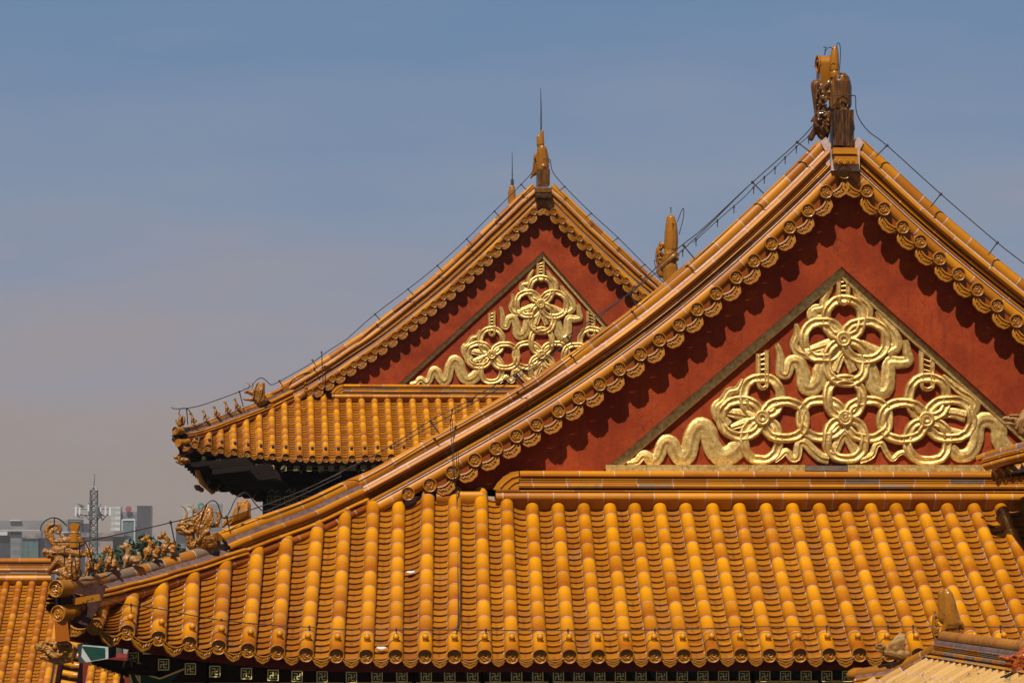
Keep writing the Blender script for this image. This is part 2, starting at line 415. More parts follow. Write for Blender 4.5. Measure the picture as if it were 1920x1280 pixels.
def drip_mesh(name, w=.26, h=.125, sag=.05, mat='orn', kind=3, hi=True, pw=2.2):
    """crescent shaped drip tile with a scalloped lower edge; x across, -Y front, origin at the middle of its top chord"""
    mb = MB(); n = 24
    def top(u): return -sag*(1-(2*u-1)**2) + .012
    def bot(u):
        a = abs(2*u-1)
        base = -h*(1-a**pw)**(.75 if pw < 3 else .42)
        return base - .010*abs(math.sin(a*math.pi*2.5)) - (.012 if a < .12 else 0) - .004
    def row(off, y):
        return [Vector((w*(u-.5)*(1-off*.6), y, (top(u)-off*.1 if side else bot(u)+off*.16))) for u in [i/n for i in range(n+1)]]
    us = [i/n for i in range(n+1)]
    def line(fr, y, ins=0):   # fr 0 top edge, 1 bottom edge
        return [Vector(((u-.5)*(w-ins*2), y, top(u)*(1-fr)+bot(u)*fr)) for u in us]
    rows = [line(0, .03), line(0, -.010), line(.16, -.012), line(.20, .012), line(.72, .012), line(.76, -.012), line(1, -.008), line(1, .02)]
    mb.grid(rows, mat, .7, flip=True)
    rnd = random.Random(kind)
    for sgn in (-1, 1):
        pts = catmull([(sgn*w*.04, .004, -h*.52), (sgn*w*.12, -.006, -h*.72), (sgn*w*.18, -.006, -h*.5), (sgn*w*.25, -.006, -h*.62), (sgn*w*.31, -.006, -h*.42), (sgn*w*.38, -.004, -h*.36)], 3)
        k = len(pts); mb.tube(pts, .006, mat, 5, .85, rad=[.0035+.005*math.sin(math.pi*i/(k-1)) for i in range(k)])
    if pw > 3:      # stepped ends of the pan tiles stacked above the drip tile
        for kk in range(3):
            yy = .035+.045*kk; rws = []
            for j in range(9):
                u = j/4-1; zz = -sag*(1-u*u)*(1-.12*kk) + .022 + .020*kk
                rws.append([Vector((u*w*.46, yy+.05, zz)), Vector((u*w*.46, yy, zz)), Vector((u*w*.46, yy, zz-.014)), Vector((u*w*.46, yy+.05, zz-.02))])
            mb.grid(rws, 'pan', .65-.12*kk)
    pts = [(x*w, -.004, z*h) for x, z in ((-.08, -.62), (0, -.85), (.08, -.62))]
    mb.tube(pts, .006, mat, 5, .8)
    return mb.mesh(name, 50)
def knob_mesh(name, mat='ridge', s=1.0, iron=False):
    mb = MB(); n = 12
    prof = [(.034, -.02), (.034, .026), (.041, .034), (.041, .052), (.033, .072), (.018, .086), (.003, .092)]
    idx = mb.grid([[Vector((rr*s*math.cos(2*math.pi*k/n), rr*s*math.sin(2*math.pi*k/n), z*s)) for k in range(n)] for rr, z in prof], 'wire' if iron else mat, .75, closed=True)
    mb.face(idx[-1], 'wire' if iron else mat, .75)
    return mb.mesh(name, 60)
DISC = [disc_mesh('tile_end_%d' % i, kind=i) for i in range(4)]
DISC_SP = disc_mesh('spiral_tile_end', spiral=True, hi=False)
DRIP = [drip_mesh('drip_tile_%d' % i, kind=i) for i in range(2)]
DRIPV = drip_mesh('verge_drip_tile', w=.30, h=.160, sag=.055, pw=3.2)
KNOB = knob_mesh('nail_cap'); KNOB_I = knob_mesh('nail_cap_iron', iron=True, s=1.05)
def roof_face(hall, bots, tops, disc_kinds, knob, knob_at=.30, seg=.385, stepl=.147, drips=True, n=10, tubemat='tube', panmat='pan', rr=.09, sag=.022, tube_tint=(.52, 1.12), drip_ok=True, wrap=()):
    """bots/tops: lists of 3-D points of the rows; every row is a part with end disc and nail cap"""
    N = len(bots); paths = [row_path(b_, t_, sag=.04 if (t_-b_).length > 1.5 else .01) for b_, t_ in zip(bots, tops)]
    lats = []
    for i in range(N):
        a = bots[max(i-1, 0)]; b_ = bots[min(i+1, N-1)]; l = (b_-a); l.normalize()
        tn = paths[i].tan(.5*paths[i].L); l = (l - tn*l.dot(tn)).normalized(); lats.append(l)
    for i in range(N):
        mb = tile_row(paths[i], lats[i], r=rr, seg=seg, n=n, mat=tubemat, tint=tube_tint)
        o = build(mb, 'tile_row', hall, 35)
        if disc_kinds:
            me = random.choice(disc_kinds); yaw = math.atan2(lats[i].y, lats[i].x)
            link('tile_end', me, o, bots[i] + Vector((0, 0, 0)), (0, random.uniform(-.25, .25), yaw), rr/.09)
        if knob:
            kp = paths[i].at(knob_at); nr = row_frame(paths[i].tan(knob_at), lats[i])
            link('nail_cap', knob, o, kp + nr*(rr-.002), (R(8), 0, 0), rr/.09)
            if i in wrap:
                wb = MB(); pts = []
                for k in range(11):
                    a = math.pi*k/10; pts.append(paths[i].at(knob_at-.03+.06*math.sin(a)) - lats[i]*(rr+.004)*math.cos(a) + nr*(rr+.004)*math.sin(a))
                wb.tube(pts, .007, 'wire', 5); build(wb, 'wire_clamp', o)
    chans = MB()
    for i in range(N-1):
        x1 = max(paths[i].L, paths[i+1].L)
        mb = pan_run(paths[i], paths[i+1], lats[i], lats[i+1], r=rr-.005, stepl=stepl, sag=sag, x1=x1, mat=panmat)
        chans.add(mb, Matrix.Identity(4))
        if drips and drip_ok:
            a = paths[i].at(-.035); b_ = paths[i+1].at(-.035); c_ = (a+b_)/2; w = (b_-a); yaw = math.atan2(w.y, w.x); roll = math.atan2(w.z, math.hypot(w.x, w.y))
            o = link('drip_tile', random.choice(DRIP), hall, c_ + Vector((0, -.01, -.012)), (R(-12), -roll, yaw), (w.length-2*(rr-.005))/.26*1.12)
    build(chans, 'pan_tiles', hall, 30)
    return paths, lats
def up_frame(tn):
    lat = tn.cross(ZU).normalized(); nr = lat.cross(tn).normalized()
    if nr.z < 0: nr = -nr
    return lat, nr
def half(cx, cu, r, a0=0, a1=180, n=8): return [(cx + r*math.cos(R(a0+(a1-a0)*k/n)), cu + r*math.sin(R(a0+(a1-a0)*k/n))) for k in range(n+1)]
def ridge_full(hall, name, pts, s=1.0, tall=True, seg=.42, mat='ridge', worn=0.0, capname='ridge_cap', capmat=None, x1=None, skirtmat='skirt'):
    """free-standing ridge seen from both sides; pts follow the top of its cap"""
    path = Path(catmull(pts, 4)); r = .092*s; fr = up_frame; capmat = capmat or mat
    mb = MB()
    sweep(mb, path, half(0, -r, r, -20, 200, 10), fr, capmat, seg*s, .012, .6, wear=worn)
    cap = build(mb, capname, hall, 40)
    mb = MB(); tip = 0.0 if tall else .24*s
    if tall:
        bands = [([(.09, -.11), (.11, -.14), (.135, -.165)], 'grime', 9),
                 ([(.13, -.160), (.165, -.168), (.180, -.190), (.178, -.215), (.155, -.238), (.12, -.245)], mat, .62),
                 ([(.12, -.24), (.135, -.262), (.13, -.29), (.12, -.30)], mat, .62),
                 ([(.12, -.297), (.185, -.300), (.205, -.318), (.200, -.338), (.16, -.352), (.13, -.355)], mat, .62),
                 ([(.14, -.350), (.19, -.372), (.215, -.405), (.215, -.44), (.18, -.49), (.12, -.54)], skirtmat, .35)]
    else:
        bands = [([(.09, -.11), (.12, -.14), (.155, -.160)], 'grime', 9),
                 ([(.14, -.158), (.18, -.160), (.196, -.175), (.193, -.195), (.165, -.21), (.13, -.213)], mat, .55),
                 ([(.13, -.21), (.21, -.214), (.222, -.228), (.216, -.244), (.18, -.254), (.13, -.256)], mat, .55),
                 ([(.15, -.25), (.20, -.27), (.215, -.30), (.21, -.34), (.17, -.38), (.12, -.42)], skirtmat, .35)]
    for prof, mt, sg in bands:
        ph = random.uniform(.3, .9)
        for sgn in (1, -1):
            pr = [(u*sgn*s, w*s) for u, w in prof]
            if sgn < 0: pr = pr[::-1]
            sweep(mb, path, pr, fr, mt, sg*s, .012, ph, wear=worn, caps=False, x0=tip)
    depth = (-.54 if tall else -.42)*s
    for x_ in (tip, path.L):
        p = path.at(x_); a, b_ = fr(path.tan(x_))
        mb.poly([p + a*u + b_*w for u, w in ((-.08*s, -.1*s), (.08*s, -.1*s), (.10*s, -.2*s), (.10*s, depth*.8), (-.10*s, depth*.8), (-.10*s, -.2*s))], 'darkwood_shade')  # near-black end plate, shade of the hollow under the cap put into colour
    build(mb, 'ridge_moulding', hall, 40)
    return path
def verge_frame(tn):     # profile (n, t): n outward in the gable plane, t towards the viewer
    nr = Vector((-tn.z, 0, tn.x)).normalized()
    if nr.z < 0: nr = -nr
    return nr, Vector((0, -1, 0))
def arc_nt(cn, ct, r, a0, a1, n=8):   # angle 0 = towards viewer, 90 = outward
    return [(cn + r*math.sin(R(a0+(a1-a0)*k/n)), ct + r*math.cos(R(a0+(a1-a0)*k/n))) for k in range(n+1)]
def verge_ridge(hall, path, s=1.0, worn=0.0, seg=.46, x1=None, small=1.0):
    """sloping ridge along a gable; path follows the centres of the verge discs. s scales the profile outwards"""
    x1 = x1 or path.L
    mb = MB(); c = .475*s
    sweep(mb, path, arc_nt(c, -.17, .092*small, 215, -35, 12), verge_frame, 'ridge', seg, .014, .5, wear=worn, x1=x1, x0=-.12*s)
    build(mb, 'verge_cap', hall, 40)
    mb = MB()
    bands = [([(.42, -.10), (.405, -.085), (.385, -.07)], 'mortar', 9),
             ([(.395, -.075), (.39, -.045), (.37, -.022), (.34, -.015), (.315, -.03), (.30, -.06)], 'ridge', seg*1.4),
             ([(.30, -.10), (.285, -.072), (.262, -.085), (.238, -.070), (.222, -.10)], 'ridge_worn', seg*1.4),
             ([(.225, -.09), (.222, -.045), (.205, -.028), (.18, -.03), (.168, -.05), (.165, -.09)], 'ridge', seg*1.4),
             ([(.168, -.08), (.165, -.035), (.152, -.030), (.150, -.07)], 'mortar', 9),
             ([(.152, -.08), (.148, -.05), (.120, -.022), (.075, -.012), (.035, -.022), (.0, -.055), (-.015, -.12)], 'ridge', seg*1.15)]
    for prof, mt, sg in bands:
        sweep(mb, path, [(a*s, b_) for a, b_ in prof], verge_frame, mt, sg, .012, random.uniform(.3, .9), wear=worn, caps=False, x1=x1, sub=2, x0=-max(0, prof[0][0]-.12)*.35)
    # back of the ridge
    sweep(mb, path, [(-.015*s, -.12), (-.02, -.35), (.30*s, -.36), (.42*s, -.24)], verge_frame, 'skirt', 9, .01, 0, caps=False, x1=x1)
    build(mb, 'verge_moulding', hall, 40)
    return path
# ------------------------------------------------------------------ voxel-modelled ceramic figures
def blob_obj(parts, voxel, mat, name, smooth=3, tintz=True, top_mat=None):
    """parts: ('s',c,r or (rx,ry,rz)) | ('c',p,q,r1,r2) -> one fused surface"""
    bm = MB(); n = 10
    for a in parts:
        if a[0] == 's':
            c = Vector(a[1]); rx, ry, rz = (a[2],)*3 if isinstance(a[2], (int, float)) else a[2]
            rows = []
            for i in range(1, 8):
                th = math.pi*i/8; rows.append([c + Vector((rx*math.sin(th)*math.cos(2*math.pi*k/n), ry*math.sin(th)*math.sin(2*math.pi*k/n), rz*math.cos(th))) for k in range(n)])
            idx = bm.grid(rows, mat, closed=True, flip=True)
            bm.face(idx[0], mat); bm.face(idx[-1][::-1], mat)
        elif a[0] == 'c':
            pts = [Vector(a[1]), Vector(a[2])]; bm.tube(pts, 0, mat, n, rad=[a[3], a[4]])
            for p, r_ in ((pts[0], a[3]), (pts[1], a[4])):
                rows = []
                for i in range(1, 6):
                    th = math.pi*i/6; rows.append([p + Vector((r_*math.sin(th)*math.cos(2*math.pi*k/8), r_*math.sin(th)*math.sin(2*math.pi*k/8), r_*math.cos(th))) for k in range(8)])
                idx = bm.grid(rows, mat, closed=True, flip=True); bm.face(idx[0], mat); bm.face(idx[-1][::-1], mat)
    me = bm.mesh('tmp', 0); o = bpy.data.objects.new('tmp', me); COL.objects.link(o)
    rm = o.modifiers.new('r', 'REMESH'); rm.mode = 'VOXEL'; rm.voxel_size = voxel*.58
    sm = o.modifiers.new('s', 'SMOOTH'); sm.factor = .5; sm.iterations = smooth
    dg = bpy.context.evaluated_depsgraph_get(); ev = o.evaluated_get(dg)
    nm = bpy.data.meshes.new_from_object(ev); nm.name = name
    bpy.data.objects.remove(o); bpy.data.meshes.remove(me)
    nm.materials.clear(); nm.materials.append(MATS[mat])
    nf = len(nm.polygons)
    if nm.attributes.get('tint'): nm.attributes.remove(nm.attributes['tint'])
    a = nm.attributes.new('tint', 'FLOAT', 'FACE')
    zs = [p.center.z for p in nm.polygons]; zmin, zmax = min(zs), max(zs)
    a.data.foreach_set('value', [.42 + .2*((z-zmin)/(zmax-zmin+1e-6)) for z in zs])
    nm.shade_smooth(); return nm
def chain(pts, rs):
    pts = [Vector(p) for p in pts]; o = []
    for i in range(len(pts)-1): o.append(('c', pts[i], pts[i+1], rs[i], rs[i+1]))
    return o
# ================================================================== FRONT HALL
YE, YT = 31.0, 34.5
H_EAVE = P(1013, 1229, YE).z
SL = (P(1283, 940, YT).z - H_EAVE)/(YT-YE)
def on_plane(px, py, z0=None, y0=YE, sl=None):
    z0 = H_EAVE if z0 is None else z0; sl = SL if sl is None else sl
    d = ray(px, py); k = (z0 - HC - sl*y0)/(d.z - sl*d.y)
    return Vector((0, 0, HC)) + d*k
hallA = thing('front_hall', (10, 38, 0), 'front hall with the larger gold knot relief on its red gable', 'palace hall')
bx = [178, 238, 297, 355, 410, 465, 520, 574, 631, 687, 742, 797, 852, 909, 960, 1013, 1068, 1122, 1175, 1228, 1282, 1337, 1390, 1443, 1500, 1555, 1612, 1667, 1722, 1777, 1832, 1888, 1943, 1998, 2053]
by = [1174, 1185, 1196, 1206, 1212, 1218, 1222, 1226, 1228, 1229, 1229, 1229, 1229, 1229, 1229, 1229, 1229, 1229, 1228, 1228, 1228, 1227, 1227, 1227, 1227, 1226, 1226, 1226, 1226, 1225, 1225, 1225, 1224, 1224, 1224]
tx = [193, 248, 303, 362, 422, 482, 537, 595, 647, 700, 748, 803, 853, 902, 950, 997, 1045, 1093, 1142, 1188, 1235, 1283, 1333, 1383, 1433, 1482, 1532, 1580, 1628, 1675, 1723, 1770, 1820, 1870, 1920]
ty = [1132, 1112, 1095, 1077, 1056, 1035, 1013, 991, 966, 942, 920, 927, 928, 930, 934] + [938]*20
flare = [1.45*max(0, 1-k/9.0)**2 for k in range(35)]
botsA = [P(x, y, YE-flare[k]) for k, (x, y) in enumerate(zip(bx, by))]
topsA = []
for k, (x, y) in enumerate(zip(tx, ty)):
    if k < 11: Yt = on_plane(x, y).y - flare[k]*.92
    elif k < 15: Yt = 34.42
    else: Yt = YT
    topsA.append(P(x, y, Yt))
print('rows', [round(v.y, 2) for v in topsA[:13]], 'SL', SL)
for k in range(35): topsA[k] = topsA[k] + (topsA[k]-botsA[k]).normalized()*(.10 if k else .02)
knob_sel = KNOB
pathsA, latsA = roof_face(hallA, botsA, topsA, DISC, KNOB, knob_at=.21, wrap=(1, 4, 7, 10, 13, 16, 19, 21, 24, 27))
for px, py, w_, h_ in ((770, 1073, 10, 2.2), (715, 1215, 11, 2.6)):
    mb = MB(); rnd = random.Random(px); pl_ = []
    for i in range(12):
        a = i*math.pi/6; q = on_plane(px+w_*math.cos(a)*rnd.uniform(.7, 1), py+h_*math.sin(a)*rnd.uniform(.6, 1)+.25*abs(math.cos(a))*-4)
        pl_.append(q+Vector((0, -.03, .008)))
    mb.poly(pl_, 'panelwhite'); build(mb, 'bare_chip', hallA, 0)
# the hip ridge in two steps down to the corner
hipY = lambda px: interp([105, 193, 303, 422, 537, 647, 748, 790], [29.15] + [v.y+.10 for v in (topsA[0], topsA[2], topsA[4], topsA[6], topsA[8], topsA[10])] + [34.45], px)
up_pts = [(407, 998), (430, 988), (483, 968), (567, 938), (640, 904), (698, 880), (745, 864), (775, 855)]
lo_pts = [(108, 1090), (123, 1087), (154, 1081), (196, 1073), (231, 1065), (268, 1056), (301, 1046), (334, 1037), (366, 1028), (400, 1016), (440, 1004)]
hipU = ridge_full(hallA, 'hip_ridge', [P(x, y, hipY(x)+.02) for x, y in up_pts], tall=True, worn=.3)
hipL = ridge_full(hallA, 'hip_ridge_end', [P(x, y, hipY(x)) for x, y in lo_pts], tall=False, seg=.30, worn=.9, capmat='old')
# corner: end disc of the ridge, second disc below it, slanting drip tile and a dark sheet of mortar and painted shade
cY = hipY(107)
def disc_at(parent, me, px, py, Y, yaw=0, sc=1.0, name='tile_end', tilt=0, wob=.2):
    return link(name, me, parent, P(px, py, Y), (tilt, random.uniform(-wob, wob), yaw), sc)
disc_at(hallA, DISC[1], 105, 1103, cY-.06, yaw=R(-27), sc=1.04)
disc_at(hallA, DISC[2], 109, 1150, cY-.02, yaw=R(-27), sc=1.0)
mb = MB()
a = P(108, 1150, cY); mb.tube([a, a+Vector((.17, .30, .04))], .088, 'tube', 12, .3)
build(mb, 'corner_tile', hallA)
mb = MB()
for (x0, y0, x1, y1) in ((122, 1120, 250, 1092),):
    q = [P(114, 1118, cY+.12), P(112, 1160, cY+.14), P(165, 1172, cY+.25), P(190, 1130, cY+.5), P(200, 1095, cY+.55), P(130, 1105, cY+.2)]
    mb.poly(q, 'maroon')  # one dark sheet for mortar and hollow, shade put into its colour
build(mb, 'corner_mortar_shade', hallA)
mb = MB(); mb.box(P(163, 1123, cY+.14), (.32, .05, .075), 'orn', Matrix.Rotation(R(-10), 3, 'Y') @ Matrix.Rotation(R(-10), 3, 'Z'), .6)
for i in range(5):
    c = P(145+i*9, 1126-i*1.6, cY+.10); mb.tube([c+Vector((.022*math.cos(a*.9), -.004, .018*math.sin(a*.9)))*(1-a/9) for a in range(8)], .003, 'orn', 5, .8)
build(mb, 'carved_end_block', hallA)
link('drip_tile', DRIP[0], hallA, P(142, 1168, cY+.05), (R(-14), R(26), R(-25)), 1.15)
# verge: disc centres down both sides of the gable
vL = [(1582, 323), (1548, 360), (1515, 395), (1480, 426), (1446, 457), (1413, 489), (1380, 520), (1342, 550), (1307, 580), (1273, 609), (1236, 637), (1200, 664), (1161, 692), (1124, 720), (1085, 745), (1047, 770), (1006, 796), (968, 817), (930, 840), (890, 862), (848, 885), (806, 909)]
vR = [(1582, 323), (1625, 358), (1657, 392), (1692, 426), (1725, 453), (1761, 485), (1797, 514), (1832, 543), (1869, 573), (1905, 602), (1943, 631), (1981, 660), (2020, 688), (2060, 716), (2100, 742), (2140, 768), (2180, 793)]
YV = 34.3
def smooth_path(pts, it=3):
    p = [Vector(q) for q in pts]
    for _ in range(it):
        p = [p[0]] + [(p[i-1]+p[i]*2+p[i+1])/4 for i in range(1, len(p)-1)] + [p[-1]]
    return p
pl = [P(x, y, YV) for x, y in [(1580, 327)] + vL[1:] + [(765, 932), (728, 953), (690, 972)]]
pr = [P(x, y, YV) for x, y in [(1585, 325)] + vR[1:]]
pathL = Path(catmull(smooth_path(pl), 3)); pathR = Path(catmull(smooth_path(pr), 3))
verge_ridge(hallA, pathL, worn=.35); verge_ridge(hallA, pathR, worn=.3)
def verge_tiles(hall, cs, side, Y, sc=1.0, disc=DISC, iron=False, knob=True, first=1, spacing=None):
    """side=-1 left slope, +1 right slope; each end disc is a part, with its nail cap; drip fans hang between them"""
    pts = [P(x, y, Y) for x, y in cs]
    for i, p in enumerate(pts):
        if i < first: continue
        o = link('verge_tile_end', random.choice(disc) if isinstance(disc, list) else disc, hall, p+Vector((0, -.03*sc, 0)), (0, random.uniform(-.3, .3), R(random.uniform(-3, 3))), 1.0*sc)
        if knob: link('nail_cap', KNOB_I if iron else KNOB, o, p + Vector((side*.025*-1*sc, .06*sc, .085*sc)), (R(-10), R(-side*-18), 0), .95*sc)
    ang = []
    for i in range(len(pts)-1):
        a, b_ = pts[i], pts[i+1]; c_ = (a+b_)/2; d = (b_-a); th = math.atan2(abs(d.z), abs(d.x))
        n_in = Vector((-side*math.sin(th), 0, -math.cos(th)))
        roll = side*th      # rotation about Y
        if i == 0:
            c_ = c_ + Vector((side*.02*sc, 0, -.01)); 
        pos = c_ + n_in*.050*sc + Vector((0, .005, 0))
        o = link('verge_drip_tile', DRIPV, hall, pos, (R(-16), roll, 0), (1.0*sc, 1.0*sc, 1.05*sc))
    # flat bed that carries the tile ends, reaching back to the wall
    mb = MB(); rows = []
    for p, q in zip(pts, pts[1:]+[2*pts[-1]-pts[-2]]):
        d = (q-p).normalized(); n_in = Vector((-side*abs(d.z), 0, -abs(d.x)))
        rows.append([p+Vector((0, .05, 0))-n_in*.06*sc, p + n_in*.125*sc + Vector((0, .07*sc, 0)), p + n_in*.125*sc + Vector((0, .34*sc, 0))])
    mb.grid(rows, 'skirt', .3); build(mb, 'verge_bed', hall)
verge_tiles(hallA, vL, -1, YV); verge_tiles(hallA, vR, 1, YV)
disc_at(hallA, DISC[0], 1583, 323, YV-.04, sc=1.0, name='verge_tile_end')
disc_at(hallA, DISC[3], 765, 925, YV-.02, sc=.95, name='verge_tile_end')
# apex blocks under the roof dragon
mb = MB()
mb.box(P(1581, 286, YV-.02), (.335, .3, .085), 'ridge', None, .7)
mb.box(P(1583, 302, YV-.00), (.33, .3, .125), 'ridge', None, .55)
mb.box(P(1581, 303, YV+.12), (.40, .3, .30), 'mortar')
for sx in (-1, 1):
    for k in (0, 1):
        c = P(1583, 302, YV-.158)+Vector((sx*(.045+.075*k), 0, -.005)); mb.tube([c + Vector((.026*(1-a/12)*math.cos(a*.8)*sx, -.004, .026*(1-a/12)*math.sin(a*.8))) for a in range(10)], .0065, 'ridge', 5, .9)
build(mb, 'apex_block', hallA)
for sg in (-1, 1):
    mb = MB(); q = [(1581.5-sg*(x-1581.5), y) for x, y in ((1541, 266), (1551, 255), (1560, 268), (1560, 314), (1551, 308), (1551, 284))]
    mb.prism([(P(x, y, YV-.02).x, P(x, y, YV-.02).z) for x, y in q], YV+.06, YV+.3, 'mortar')
    build(mb, 'apex_mortar', hallA)
mb = MB(); q = [(102, 1163), (126, 1160), (131, 1200), (104, 1203)]
mb.prism([(P(x, y, cY-.02).x, P(x, y, cY-.02).z) for x, y in q], cY-.02, cY+.3, 'skirt', .8); build(mb, 'corner_block', hallA)
# ------------------------------------------------------------------ gable wall and recessed panel
YW = YV+.20
def gable(hall, verge_l, verge_r, yb, tri, Yw, s=1.0, base_y=None):
    """outer board with a triangular opening, recessed panel, gilt frame"""
    (ax, ay), (lx, ly), (rx, ry) = tri
    mb = MB()
    # outer board as strips between verge path and the opening edge
    lo = P(ax, yb+25, Yw).z
    def poly_between(vp, e0, e1, sgn):
        n = len(vp); rows = []
        for i, (x, y) in enumerate(vp):
            u = i/(n-1); p = P(x, y, Yw); q = P(e0[0]+(e1[0]-e0[0])*u, e0[1]+(e1[1]-e0[1])*u, Yw)
            rows.append([p.lerp(q, k/6) for k in range(7)])
        mb.grid(rows, 'plaster')
        # reveal into the recess
        mb.grid([[r_[-1], r_[-1]+Vector((0, .145*s, 0))] for r_ in rows], 'plaster')
    poly_between(verge_l, (ax, ay), (lx, ly), -1); poly_between(verge_r, (ax, ay), (rx, ry), 1)
    # below the opening
    pts = [P(verge_l[-1][0], verge_l[-1][1], Yw), P(lx, ly, Yw), P(rx, ry, Yw), P(verge_r[-1][0], verge_r[-1][1], Yw)]
    z0 = P(ax, yb+40*s, Yw).z
    mb.face([mb.vert(p) for p in pts] + [mb.vert((pts[-1].x, Yw, z0)), mb.vert((pts[0].x, Yw, z0))], 'plaster')
    build(mb, 'gable_board', hall, 20)
    mb = MB(); mb.poly([P(ax, ay-6, Yw+.145*s), P(lx-12, ly+8, Yw+.145*s), P(rx+12, ry+8, Yw+.145*s)], 'plaster'); build(mb, 'gable_panel', hall)
    mb = MB()
    for (x0, y0), (x1, y1) in (((ax, ay), (lx, ly)), ((ax, ay), (rx, ry))):
        a = P(x0, y0, Yw+.085*s); b_ = P(x1, y1, Yw+.085*s); d = (b_-a).normalized(); n_in = Vector((-d.z, 0, d.x))
        if n_in.z > 0: n_in = -n_in
        L_ = (b_-a).length; w = .125*s; k = 9
        for i in range(k):
            p = a+d*L_*(i/k); q = a+d*(L_*((i+1)/k)-.004)
            mb.grid([[p+Vector((0, .06*s, 0)), p-n_in*.0, p+n_in*w*.8-Vector((0, .008, 0)), p+n_in*w, p+n_in*w+Vector((0, .06*s, 0))], [q+Vector((0, .06*s, 0)), q, q+n_in*w*.8-Vector((0, .008, 0)), q+n_in*w, q+n_in*w+Vector((0, .06*s, 0))]], 'gold')
    build(mb, 'gilt_frame', hall, 20)
gable(hallA, [(x, y) for x, y in vL] + [(765, 935)], [(x, y) for x, y in vR], 883, ((1578, 500), (1128, 884), (2006, 884)), YW)
mb = MB(); x = 1136
while x < 1990:   # bottom bar of the frame, bare timber where the leaf has gone
    x2 = min(x+random.uniform(55, 80), 1990); mat = 'gold'
    if x < 1512 < x2: x2 = 1510
    if 1508 < x < 1515: x2 = 1590; mat = 'barewood'
    a = P(x, 883.5, YW-.02); b_ = P(x2-.5, 883.5, YW-.02)
    mb.box((a+b_)/2 + Vector((0, .08, .045)), ((b_-a).length, .16, .092 if mat == 'gold' else .07), mat); x = x2
build(mb, 'gilt_sill', hallA)
# knot relief, traced from the photograph as band centre lines (pixels / 2.4 from 1120,480)
def Zc(x, y): return (1120+x/2.4, 480+y/2.4)
def ell(x0, x1, y0, y1, e=2.3, n=26):
    cx, cy, rx, ry = (x0+x1)/2, (y0+y1)/2, (x1-x0)/2, (y1-y0)/2; o = []
    for k in range(n):
        a = 2*math.pi*k/n; ca, sa = math.cos(a), math.sin(a)
        o.append(Zc(cx+rx*math.copysign(abs(ca)**(2/e), ca), cy+ry*math.copysign(abs(sa)**(2/e), sa)))
    return o
LOOPS = []
for hx, hy, N_, W_, E_, S_ in ((1110, 728, (1032, 1188, 553), (912, 648, 815), (1308, 650, 820), (1030, 1200, 913)),
                               (738, 728, (655, 822, 548), (556, 650, 810), (932, 655, 820), (658, 815, 917)),
                               (1476, 735, (1400, 1570, 548), (1275, 660, 825), (1684, 648, 820), (1392, 1575, 922)),
                               (1103, 375, (1026, 1188, 196), (928, 296, 460), (1296, 296, 465), (1028, 1205, 570))):
    LOOPS += [('r', ell(N_[0], N_[1], N_[2], hy-8)), ('r', ell(W_[0], hx-6, W_[1], W_[2])), ('r', ell(hx+6, E_[0], E_[1], E_[2])), ('r', ell(S_[0], S_[1], hy+8, S_[2])), ('h', Zc(hx, hy))]
def z5(l): return [Zc(x, y) for x, y in l]
RIB = [([(1130+x/6.19, 690+y/6.19) for x, y in ((275, 1098), (390, 1080), (450, 1015), (510, 1020), (575, 1075), (640, 1030), (690, 900), (740, 850), (800, 880), (850, 990), (930, 1055), (1000, 980), (1035, 800), (1125, 670), (1215, 730), (1255, 880), (1320, 990), (1400, 1025), (1500, 990), (1610, 880))], 7, 27),
       (z5([(655, 555), (630, 600), (592, 612), (568, 650), (535, 680), (545, 722), (585, 765)]), 6, 17),
       (z5([(805, 395), (822, 450), (822, 520), (850, 530), (868, 478), (905, 478), (925, 530), (932, 585), (965, 592), (995, 560), (1012, 500), (1040, 440)]), 5, 24),
       (z5([(1386, 378), (1392, 430), (1398, 472), (1355, 480), (1312, 480), (1308, 535), (1300, 592), (1272, 608), (1240, 575), (1220, 510), (1185, 450)]), 6, 25),
       (z5([(892, 305), (898, 350), (883, 400), (905, 432), (950, 442)]), 4, 15),
       (z5([(1052, 140), (1020, 190), (1012, 232), (968, 245), (972, 280), (1015, 296)]), 5, 17),
       (z5([(1150, 145), (1178, 190), (1215, 228), (1212, 275), (1180, 300)]), 5, 16),
       (z5([(1252, 250), (1290, 300), (1335, 350), (1345, 405), (1300, 435)]), 5, 18),
       ([(1451, 864), (1462, 855), (1473, 846), (1484, 858), (1494, 855), (1497, 831), (1508, 829), (1522, 843), (1537, 856), (1553, 860)], 6, 15),
       ([(1611, 861), (1624, 858), (1635, 851), (1641, 835), (1652, 831), (1661, 848), (1672, 860), (1684, 850), (1695, 848), (1706, 858), (1719, 867)], 13, 6),
       ([(1620+x/5.33, 640+y/5.33) for x, y in ((860, 1060), (940, 1140), (1050, 1120), (1115, 1000), (1130, 850), (1190, 785), (1290, 800), (1345, 880), (1350, 980), (1420, 1080), (1500, 1150))], 14, 24),
       ([(1620+x/5.33, 640+y/5.33) for x, y in ((780, 340), (880, 430), (960, 490), (1060, 545), (1110, 620), (1080, 700))], 5, 16),
       (z5([(570, 700), (640, 712), (715, 728)]), 8, 18), (z5([(600, 770), (660, 750), (715, 735)]), 6, 14),
       (z5([(945, 425), (1010, 405), (1080, 385)]), 6, 16), (z5([(1125, 385), (1200, 410), (1275, 450)]), 10, 20),
       (z5([(1065, 520), (1105, 440), (1150, 520)]), 12, 12), (z5([(1060, 890), (1110, 800), (1165, 890)]), 14, 14),
       (z5([(1500, 735), (1580, 705), (1655, 720)]), 10, 16), (z5([(1500, 745), (1570, 780), (1630, 800)]), 8, 12)]
